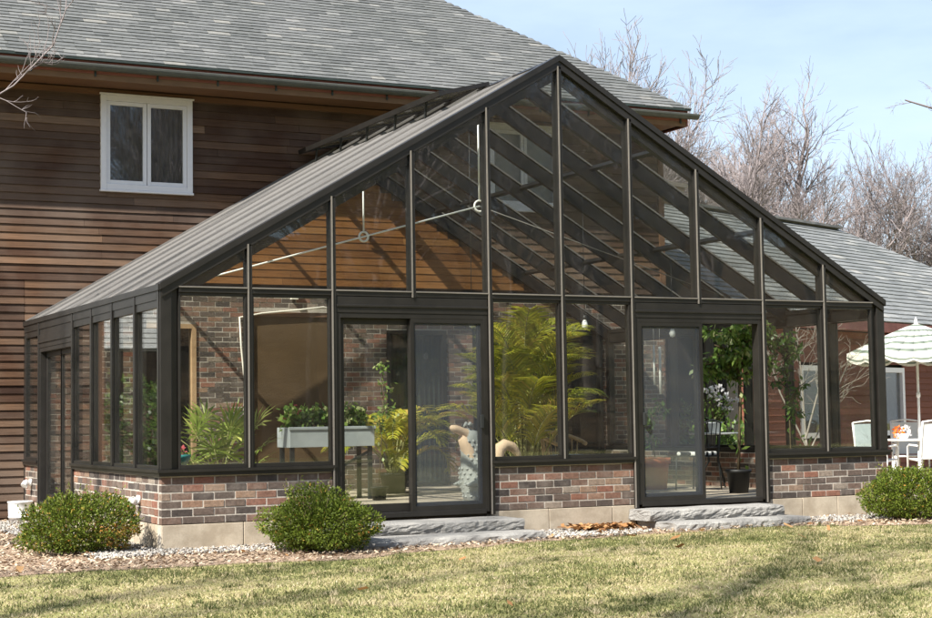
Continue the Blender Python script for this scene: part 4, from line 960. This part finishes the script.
m = MB(); m.lathe([(.02,.36),(.30,.36),(.315,.385),(.30,.41),(.02,.41)], (0,.02,0), 26); m.build('seat', M['rattan'], rc, xf=X1)
m = MB(); m.lathe([(.02,.411),(.25,.411),(.27,.45),(.24,.49),(.02,.50)], (0,0,0), 22); m.build('cushion', M['cushion'], rc, xf=X1)
for k in range(4): a = R(45+90*k); m = MB(); m.tube([(.24*math.cos(a),.02+.24*math.sin(a),.36),(.30*math.cos(a),.02+.30*math.sin(a),.005)], .018, 7); m.build('leg', M['rattan'], rc, xf=X1)
X2 = xfm(7.72,2.35,FL,R(200))
mc = thing('metal_chair', (7.72,2.35,FL), 'black metal chair with black and white striped seat pad behind the screen', 'chair')
m = MB()
for x in (-.19,.19): m.tube([(x,-.19,.43),(x,-.21,.005)], .011, 6)
m.build('leg', M['black'], mc, xf=X2); m = MB()
for x in (-.19,.19): m.tube([(x,.23,.005),(x,.19,.43),(x,.24,.86)], .011, 6)
m.tube([(-.19,.24,.86),(0,.25,.90),(.19,.24,.86)], .011, 6); m.tube([(-.19,.20,.55),(.19,.20,.55)], .009, 6)
for x in (-.1,0,.1): m.tube([(x,.20,.55),(x,.245,.87)], .007, 5)
m.build('back_frame', M['black'], mc, xf=X2); m = MB(); m.box((-.2,-.2,.43),(.2,.2,.445)); m.build('seat', M['black'], mc, xf=X2)
m = MB(); m.box((-.19,-.19,.446),(.19,.18,.495)); m.build('seat_pad', M['striped'], mc, .015, xf=X2)
# hanging bulbs
for i, (x, y, z, lab) in enumerate(((7.48,2.5,2.27,'white hanging bulb behind the screen of the door with the potted tree'),(6.17,2.5,2.36,'white hanging bulb above the rattan chair'),(4.58,2.5,2.36,'white hanging bulb behind the screen above the crocodile'))):
    t = thing('hanging_bulb', (x,y,z), lab, 'lamp', 'bulbs hanging in the greenhouse')
    m = MB(); m.lathe([(.004,-.09),(.03,-.075),(.042,-.04),(.032,0),(.018,.03),(.018,.035)], (x,y,z), 14); m.build('bulb', M['bulb'], t)
    m = MB(); m.lathe([(.022,.034),(.022,.085),(.006,.09)], (x,y,z), 12); m.build('socket', M['black'], t)
    m = MB(); m.tube([(x,y,z+.088),(x,y,zroof(x)-.06)], .004, 5); m.build('cord', M['black'], t)
# two white tubes hung from the tie rods, cord drooping on the brick wall
for dx, r_, z1 in ((0,.014,2.08),(.09,.018,2.06)):
    m = MB(); m.tube([(7.19+dx,2.5,1.57-.12*(dx > 0)),(7.19+dx,2.5,z1)], r_, 8); m.tube([(7.19+dx,2.5,z1),(7.19+dx,2.5,2.36)], .0015, 4)
    tag(m.build('hanging_tube', M['bulb']), 'brighter thin white tube hanging behind the insect screen' if dx == 0 else 'duller thicker tube hanging beside the bright thin one', 'tube')
m = MB(); m.tube([(2.93,D-.03,1.25),(2.95,D-.03,1.7),(2.90,D-.03,2.2),(2.88,D-.03,2.60),(3.2,D-.04,2.66),(3.7,D-.05,2.71),(4.1,D-.05,2.76),(4.25,D-.05,2.72)], .014, 6)
tag(m.build('strung_rope', M['cord']), 'white rope strung over and down beside the brown blind on brick wall', 'rope')
m = MB(); m.box((3.62,D-.07,2.86),(3.72,D-.015,3.0)); tag(m.build('junction_box', M['cord']), 'small cream box fixed to the brick above the brown blind', 'box')
# flower pot on stand in the corner
t = thing('corner_pot', (.32,.62,FL), 'teal bowl with red flowers on a stand at the corner of the side wall', 'pot')
m = MB(); m.lathe([(.03,.50),(.10,.52),(.15,.62),(.155,.65),(.14,.65),(.03,.60)], (.32,.62,FL), 20); m.build('bowl', M['teal'], t)
m = MB(); [m.tube([(.32+.08*math.cos(a),.62+.08*math.sin(a),FL+.51),(.32+.14*math.cos(a),.62+.14*math.sin(a),FL+.004)], .012, 6) for a in (0,2.1,4.2)]; m.build('stand', M['black'], t)
m = MB(); rr = random.Random(3); [leaf(m, V((.32,.62,FL+.66))+rdir(rr, .6)*.09, rdir(rr), rdir(rr), .05, .035) for _ in range(60)]; m.build('blossom', M['pinkpetal'], t)

# ------------------------------------------------------------------ outside bits by the side wall
for y, z, lab in ((.75,.43,'small white spot lamp on sunlit brick near the corner of the greenhouse'),(5.76,.46,'small white spot lamp on brick beyond the side door')):
    t = thing('spot_lamp', (-.01,y,z), lab, 'lamp', 'spot lamps on the side wall')
    m = MB(); m.tube([(-.001,y,z),(-.03,y,z)], .045, 14); m.tube([(-.03,y,z),(-.055,y,z+.01)], .014, 8); m.build('base', M['whitemetal'], t)
    m = MB(); m.tube([(-.055,y,z+.02),(-.075,y-.01,z),(-.10,y-.03,z-.045)], [.022,.036,.046], 12); m.build('lamp_head', M['whitemetal'], t)
t = thing('white_tub', (-.16,5.66,GZ), 'round white tub on the ground against the dark cedar wall', 'tub')
m = MB(); m.lathe([(.01,.0),(.135,0),(.14,.05),(.146,.052),(.148,.07),(.143,.072),(.152,.235),(.158,.24),(.158,.255),(.148,.255),(.135,.02),(.01,.02)], (-.16,5.66,GZ+.012), 28); m.build('tub_wall', M['whitemetal'], t)

# ------------------------------------------------------------------ patio: parasol, table, chairs
UX, UY = 14.72, 6.0; PZ = GZ+.03
t = thing('patio_parasol', (UX,UY,PZ), 'white and green striped scalloped parasol open beyond the greenhouse', 'parasol')
m = MB(); m.tube([(UX,UY,PZ+.05),(UX,UY,2.62)], .022, 10); m.tube([(UX,UY,1.42),(UX,UY,1.50)], .034, 10); m.build('pole', M['whitemetal'], t)
m = MB(); m.lathe([(.02,0),(.24,0),(.25,.05),(.05,.09),(.04,.16),(.02,.16)], (UX,UY,PZ), 24); m.build('base', M['whitemetal'], t)
m = MB(); k = 8; RAD = 1.20; zt, ze = 2.66, 2.16
ns = 15
for i in range(k):
    a0, a1 = 2*math.pi*(i+.5)/k, 2*math.pi*(i+1.5)/k
    for s in range(ns):
        u0, u1 = s/ns, (s+1)/ns
        def rim(u, v_):
            p0 = V((math.cos(a0),math.sin(a0),0)); p1 = V((math.cos(a1),math.sin(a1),0)); q = p0.lerp(p1, v_)*(RAD*u)
            return V((UX+q.x, UY+q.y, zt-(zt-ze)*(u**1.12)-.05*u*math.sin(math.pi*v_)*u))
        for j in range(4):
            m.quadmesh([rim(u0,j/4), rim(u1,j/4), rim(u1,(j+1)/4), rim(u0,(j+1)/4)], ((0,1,2,3),), .75 if s % 3 == 1 else .25, True)
    for j in range(8):            # scalloped valance
        v0, v1 = j/8, (j+1)/8; A, B_ = rim(1,v0), rim(1,v1); sc = lambda v_: .10+.055*abs(math.sin(2*math.pi*v_))**.6
        h0, h1 = sc(v0), sc(v1)
        for a_, b__, tn in ((0,.5,.25),(.5,.72,.75),(.72,1,.25)):
            m.quadmesh([A-V((0,0,h0*a_)), B_-V((0,0,h1*a_)), B_-V((0,0,h1*b__)), A-V((0,0,h0*b__))], ((0,1,2,3),), tn)
cn = m.build('canopy', M['canopy'], t); sd = cn.modifiers.new('thick','SOLIDIFY'); sd.thickness = .004
m = MB(); m.lathe([(.03,-.02),(.035,.01),(.018,.03),(.026,.05),(.012,.085),(.002,.11)], (UX,UY,zt), 14); m.build('finial', M['whitemetal'], t)
m = MB()
for i in range(k): a = 2*math.pi*(i+.5)/k; m.tube([(UX,UY,zt-.03),(UX+RAD*.98*math.cos(a),UY+RAD*.98*math.sin(a),ze-.0)], .008, 5); m.tube([(UX,UY,zt-.55),(UX+RAD*.5*math.cos(a),UY+RAD*.5*math.sin(a),zt-.25)], .007, 5)
m.build('rib', M['whitemetal'], t)
t = thing('patio_table', (UX,UY,PZ), 'round white table under the striped parasol', 'table')
m = MB(); m.lathe([(.03,.70),(.56,.70),(.57,.715),(.56,.73),(.03,.73)], (UX,UY,PZ), 32); m.build('table_top', M['whitemetal'], t)
for i in range(4): a = R(45+90*i); m = MB(); m.tube([(UX+.35*math.cos(a),UY+.35*math.sin(a),PZ+.699),(UX+.48*math.cos(a),UY+.48*math.sin(a),PZ+.005)], .018, 7); m.build('leg', M['whitemetal'], t)
rr = random.Random(12); c = V((UX-.42,UY-.05,PZ+.732))
t = thing('flower_bowl', c, 'white bowl of orange and white flowers on the patio table', 'flowers'); m = MB(); m.lathe([(.02,0),(.08,0),(.13,.09),(.12,.09),(.02,.03)], c, 18); m.build('bowl', M['whitemetal'], t)
for nm, mt, n_, ax in (('blossom','orange',46,-.07),('blossom','petal',46,.07)):
    m = MB(); [leaf(m, c+V((ax,0,.12))+rdir(rr, .3)*.075, rdir(rr), rdir(rr), .06, .045) for _ in range(n_)]; m.build(nm, M[mt], t)
def patio_chair(x, y, rz, label, mat):
    X = xfm(x,y,PZ,rz); t = thing('patio_chair', (x,y,PZ), label, 'chair', 'chairs round the patio table')
    for s in (-1,1):
        m = MB(); m.tube([(s*.27,-.26,.01),(s*.27,-.24,.62),(s*.27,-.16,.65),(s*.27,.16,.64)], .016, 7); m.build('arm', M['whitemetal'], t, xf=X)
        m = MB(); m.tube([(s*.25,.34,.01),(s*.25,.22,.40),(s*.25,.30,.75),(s*.25,.36,1.02)], .017, 7); m.tube([(s*.25,.22,.40),(s*.25,-.25,.42)], .015, 7); m.build('frame', M['whitemetal'], t, xf=X)
    m = MB(); [m.tube(p, .014, 7) for p in ([(-.25,.36,1.02),(0,.37,1.05),(.25,.36,1.02)], [(-.25,-.25,.42),(.25,-.25,.42)], [(-.25,.28,.2),(.25,.28,.2)], [(-.27,-.25,.2),(.27,-.25,.2)])]; m.build('crossbar', M['whitemetal'], t, xf=X)
    m = MB(); rows = [(.345,1.0),(.32,.88),(.295,.74),(.25,.55),(.225,.45)]; P = [(s*.235,y_+.004,z_) for y_, z_ in rows for s in (-1,1)]
    m.quadmesh(P, [(2*i,2*i+1,2*i+3,2*i+2) for i in range(len(rows)-1)]); o = m.build('backrest', M[mat], t, xf=X); o.modifiers.new('t','SOLIDIFY').thickness = .006
    m = MB(); m.box((-.235,-.24,.425),(.235,.215,.432)); m.build('seat', M[mat], t, xf=X)
patio_chair(13.40, 5.55, R(120), 'pale blue sling chair seen through the end pane of the greenhouse', 'bluesling')
patio_chair(14.15, 5.15, R(160), 'white sling chair just past the corner of the greenhouse', 'sling')
patio_chair(15.15, 5.05, R(205), 'white sling chair nearest the parasol pole above the end bush', 'sling')
patio_chair(15.3, 6.9, R(-30), 'white sling chair on the far side of the patio table', 'sling')

# ------------------------------------------------------------------ bare trees
def tree_mesh(seed, H=12., r0=.17, fork=.28, spread=.5, levels=5, trunk_lean=.05, dens=1.0):
    rr = random.Random(seed); trunk, crown = MB(), MB(); segs = [0]
    def grow(p, d, L, r, lev):
        n = 5 if lev < 3 else (4 if lev == 3 else 3); pts = [p.copy()]; rad = [r]; q = p.copy(); dd = d.copy(); kids = []
        for i in range(n):
            dd = (dd+rdir(rr)*(.19 if lev < 3 else .32)+V((0,0,.07 if lev > 0 else .02))).normalized(); q = q+dd*(L/n); pts.append(q.copy()); rad.append(max(.0050, r*(1-.5*(i+1)/n))); kids.append((q.copy(), dd.copy(), rad[-1], (i+1)/n))
        (trunk if lev <= 0 else crown).tube(pts, rad, 8 if lev == 0 else (6 if lev == 1 else (4 if lev == 2 else 3)), .5, lev < 3, False)
        if lev >= levels: return
        nk = {0:0,1:6,2:6,3:4,4:3}.get(lev, 3); nk = max(2, round(nk*dens))
        for k in range(nk):
            u = rr.uniform(.22 if lev else .8, 1.0); i = min(n-1, int(u*n)); b, bd, br, _ = kids[i]
            if i > 0: b = kids[i-1][0].lerp(b, u*n-i)
            a = rdir(rr); a = (a-bd*a.dot(bd)).normalized(); ang = rr.uniform(.32, .80)
            nd = (bd*math.cos(ang)+a*math.sin(ang)).normalized(); grow(b, nd, L*rr.uniform(.42,.70)*(1.15-.35*u), max(.0050, br*rr.uniform(.5,.78)), lev+1)
        grow(q, (dd+rdir(rr)*.2).normalized(), L*.55, max(.0050, rad[-1]*.9), lev+1)
    d0 = V((trunk_lean, trunk_lean*.5, 1)).normalized(); L0 = H*fork
    pts = [V((0,0,-.15))]; 
    grow(V((0,0,-.15)), d0, L0, r0, 0)
    # main limbs leave the top of the trunk
    top = V(trunk.v[-1]) if trunk.v else V((0,0,L0)); tp = d0*L0
    k = rr.randint(3,4); a0 = rr.uniform(0,6.28)
    ends = [V(v_) for v_ in trunk.v[-8:]]; tp = sum(ends, V())/8
    for i in range(k):
        a = a0+2*math.pi*i/k+rr.uniform(-.4,.4); s = spread*rr.uniform(.6,1.15)
        grow(tp-V((0,0,.12)), V((math.cos(a)*s, math.sin(a)*s, 1)).normalized(), H*rr.uniform(.42,.52), r0*rr.uniform(.42,.58), 1)
    return trunk, crown
def tree_proto(seed, label, loc, group, **k):
    t = thing('bare_tree', (0,0,0), label, 'tree', group); tr, cr_ = tree_mesh(seed, **k); tr.build('trunk', M['bark'], t); cr_.build('crown', M['twig'], t); t.location = loc; return t
TG = 'bare trees beyond the house'
def gz(x, y):
    return GZ
T1 = tree_proto(301, 'tall bare tree with spreading limbs just past the corner of the house roof', (23.0,25,GZ), TG, H=6.9, r0=.24, fork=.62, spread=1.15)
T2 = tree_proto(302, 'bare tree with a low fork rising behind the ridge end of the wing', (26.0,22,GZ), TG, H=6.3, r0=.18, fork=.62, spread=.9)
T3 = tree_proto(303, 'slim bare tree standing above the sloping hip of the wing', (29.4,22.5,GZ), TG, H=6.8, r0=.14, fork=.6, spread=.55)
back = [(T3,(20.6,25.5),1.1,2.4,'slender bare tree rising beside the end of the house gutter'),(T1,(25.4,27.2),1.14,3.6,'wide bare tree in the open sky midway along the greenhouse rake'),(T2,(26.6,33.5),1.75,.7,'distant bare tree behind the house roof next to the greenhouse ridge'),(T2,(37.5,40),1.55,2.1,'distant bare tree between the two nearer forked trees'),
        (T1,(35.5,46),1.5,5.2,'thin far tree in the gap over the greenhouse rake'),(T1,(46,43),1.1,2.,'far thin bare tree low above the end of the wing')]
for src, (x, y), s, rz, lab in back: copy_tree(src, (x,y,GZ), rz, lab, s)
g = 'bare trees close to the lawn facing the glass front'
for i, (x, y, s, rz) in enumerate(((12.5,-23,1.25,0.4),(18,-27,1.35,1.9),(24,-25,1.3,3.1),(15.5,-33,1.5,4.4),(29,-31,1.5,5.3),(7.5,-29,1.4,2.6))):
    copy_tree((T1,T3,T2)[i%3], (x,y,GZ), rz, 'bare tree near the lawn mirrored as pale branches in the gable glass', s)['group'] = g
# trees standing before the house: they throw the streaks of shade on the lawn and show in the glass
g = 'bare trees on the slope facing the glass front'
for i, (x, y, s, rz) in enumerate(((3,-42,1.2,0),(10,-48,1.1,1),(17,-40,1.25,2),(24,-50,1.1,3),(31,-43,1.2,4),(38,-54,1.15,5),(13,-62,1.3,.5),(28,-66,1.3,1.5),(45,-46,1.2,2.5),(-6,-50,1.2,3.5),(7,-56,1.2,4.5),(21,-58,1.25,5.5),(35,-62,1.2,.9),(52,-55,1.3,1.9))):
    u = max(0, min(1, (-y-34)/100)); z = GZ-.8+21*u**1.05*.88
    copy_tree((T1,T2,T3)[i%3], (x,y,z), rz, 'bare tree on the slope mirrored in the front glass of the greenhouse', s*1.5)['group'] = g
g = 'bare trees whose shade streaks the lawn'
T4 = tree_proto(304, 'tall straight bare tree casting the middle band of shade over the lawn', (-20,-13.2,GZ), g, H=24, r0=.2, fork=.66, spread=.5, levels=3, dens=.6)
copy_tree(T4, (-19,-15.2,GZ), 2.1, 'tall straight bare tree casting the nearest streak of shade over the lawn', .95)
copy_tree(T4, (-24,-12.4,GZ), 4.0, 'tall straight bare tree standing furthest from the lawn it shades', 1.1)
# young trees whose twigs reach into the picture
def limb_tree(name, base, label, limbs, r, mat, seed, tw=.5, n=16):
    rr = random.Random(seed); t = thing(name, base, label, 'tree'); m, c = MB(), MB(); b = V(base); top = V(limbs[0][0])
    P = [b-V((0,0,.1)), b.lerp(top,.5)+V((.05,.03,0)), top]; m.tube(P, [r,r*.85,r*.6], 8); m.build('trunk', M['bark' if mat == 'twig' else mat], t)
    def twig(p, d, L, rad, lev):
        q = p.copy(); pts = [q.copy()]; dd = d
        for k in range(3): dd = (dd+rdir(rr)*.3+V((0,0,.1))).normalized(); q = q+dd*L/3; pts.append(q.copy())
        c.tube(pts, [rad*(1-.2*k) for k in range(4)], 4, cap=False)
        if lev < 2:
            for k in range(3): twig(pts[rr.randint(1,3)], (dd+rdir(rr)*.9).normalized(), L*.6, max(.003, rad*.6), lev+1)
    for Lm in limbs:
        Pm = [V(p) for p in Lm]; k = len(Pm); c.tube(Pm, [r*.5*(1-.75*i/(k-1))+.004 for i in range(k)], 5, cap=False)
        for i in range(n):
            u = rr.uniform(.3,.999)*(k-1); j = min(k-2, int(u)); twig(Pm[j].lerp(Pm[j+1],u-j), ((Pm[j+1]-Pm[j]).normalized()+rdir(rr)*.8).normalized(), tw*rr.uniform(.4,1), .006, 0)
    c.build('crown', M[mat], t)
limb_tree('young_tree', (-3.4,2.4,GZ), 'young bare tree whose thin twigs cross the slates beside the white window', [[(-3.35,2.4,3.2),(-1.9,2.3,4.1),(-.95,2.2,4.75),(-.55,2.15,5.2),(-.42,2.1,5.6)],[(-3.35,2.4,3.0),(-2.2,2.6,3.9),(-1.3,2.7,4.3)],[(-3.35,2.4,3.2),(-3.8,2.3,5.),(-3.9,2.2,6.2)]], .015, 'twig', 61, .45, 10)
limb_tree('young_tree', (15.6,3.0,GZ), 'bare tree whose single branch pokes into the sky at the picture edge', [[(15.5,3.0,4.2),(14.4,3.4,5.3),(13.6,3.8,5.75),(12.85,4.0,5.95)],[(15.5,3.0,4.2),(16.2,3.2,5.6),(16.6,3.5,7.2)]], .07, 'twig', 62, .35, 7)
limb_tree('garden_birch', (11.0,4.3,GZ), 'pale stemmed small birch seen through the end panes of the greenhouse', [[(11.0,4.3,.9),(10.95,4.3,1.8),(10.85,4.3,2.7)],[(11.0,4.3,.8),(11.25,4.2,1.7),(11.35,4.1,2.5)],[(11.0,4.3,.7),(10.7,4.5,1.5),(10.5,4.6,2.3)],[(11.0,4.3,.5),(11.5,4.4,1.2),(11.9,4.4,1.9)]], .024, 'birch', 63, .55, 12)
rr = random.Random(71)
for i, (x, y, h) in enumerate(((10.2,5.4,1.6),(9.9,3.2,1.0),(12.2,7.4,1.5),(10.9,6.9,2.0))):
    bush('garden_shrub', (x,y,GZ), .55, .55, h*.42, 700, 90+i, ('dark shrub near the house corner seen through the open door','low shrub outside the end wall below the pale birch','shrub by the wing wall behind the blue chair','tall shrub in the angle between house and wing')[i], 'shrub', 'shrubs outside the end wall', .085, 'leaf_green', 12)

# ------------------------------------------------------------------ light, sky, camera
sd_ = V((-.93,-.42,1.0)).normalized(); el = math.asin(sd_.z); rot = math.atan2(sd_.x, sd_.y)
sun = bpy.data.lights.new('sun', 'SUN'); sun.energy = 5.0; sun.angle = R(.53); sun.color = (1.0,.945,.86)
so = bpy.data.objects.new('sun', sun); so.rotation_euler = (-sd_).to_track_quat('-Z','Y').to_euler(); so.location = (-20,-10,25); COL.objects.link(so)
wd = bpy.data.worlds.new('World'); scene.world = wd; wd.use_nodes = True; nt = wd.node_tree
bg = nt.nodes['Background']; sky = nt.nodes.new('ShaderNodeTexSky'); sky.sky_type = 'NISHITA'; sky.sun_disc = False; sky.sun_elevation = el; sky.sun_rotation = rot; sky.air_density = 1.0; sky.dust_density = .8; sky.ozone_density = 1.0
# thin drifting cloud in the sky itself
tc = nt.nodes.new('ShaderNodeTexCoord'); mp = nt.nodes.new('ShaderNodeMapping'); mp.inputs['Scale'].default_value = (1.2,1.2,4.5); nt.links.new(tc.outputs['Generated'], mp.inputs['Vector'])
nz = nt.nodes.new('ShaderNodeTexNoise'); nz.inputs['Scale'].default_value = 2.6; nz.inputs['Detail'].default_value = 7; nz.inputs['Roughness'].default_value = .55; nt.links.new(mp.outputs['Vector'], nz.inputs['Vector'])
mr = nt.nodes.new('ShaderNodeMapRange'); mr.inputs[1].default_value = .42; mr.inputs[2].default_value = .72; mr.inputs[3].default_value = .22; mr.inputs[4].default_value = .44; nt.links.new(nz.outputs['Fac'], mr.inputs[0])
mx = nt.nodes.new('ShaderNodeMix'); mx.data_type = 'RGBA'; nt.links.new(mr.outputs[0], mx.inputs[0]); nt.links.new(sky.outputs[0], mx.inputs[6]); mx.inputs[7].default_value = (9.6,11.2,13.8,1)
nt.links.new(mx.outputs[2], bg.inputs['Color']); bg.inputs['Strength'].default_value = .053
cam = bpy.data.cameras.new('camera'); co = bpy.data.objects.new('camera', cam); COL.objects.link(co); scene.camera = co
cam.sensor_width = 36; cam.sensor_fit = 'HORIZONTAL'; cam.lens = 1642.565/932*36; cam.clip_end = 1000; cam.clip_start = .1
yaw, pit, rol = .465907, .066181, -.014739
fw = V((math.sin(yaw)*math.cos(pit), math.cos(yaw)*math.cos(pit), math.sin(pit))); rt = V((math.cos(yaw), -math.sin(yaw), 0)); up = rt.cross(fw)
r2 = rt*math.cos(rol)+up*math.sin(rol); u2 = -rt*math.sin(rol)+up*math.cos(rol)
co.matrix_world = Matrix(((r2.x,u2.x,-fw.x,-4.41002),(r2.y,u2.y,-fw.y,-15.227838),(r2.z,u2.z,-fw.z,1.185415),(0,0,0,1)))
vs = scene.view_settings; vs.view_transform = 'Standard'; vs.look = 'None'; vs.exposure = 1.38; vs.gamma = 1.0; vs.use_curve_mapping = False
scene.render.engine = 'CYCLES'; cy = scene.cycles
cy.max_bounces = 14; cy.transparent_max_bounces = 40; cy.diffuse_bounces = 3; cy.glossy_bounces = 4; cy.transmission_bounces = 4
cy.use_denoising = True; cy.denoiser = 'OPENIMAGEDENOISE'; cy.caustics_reflective = False; cy.caustics_refractive = False; cy.sample_clamp_indirect = 6
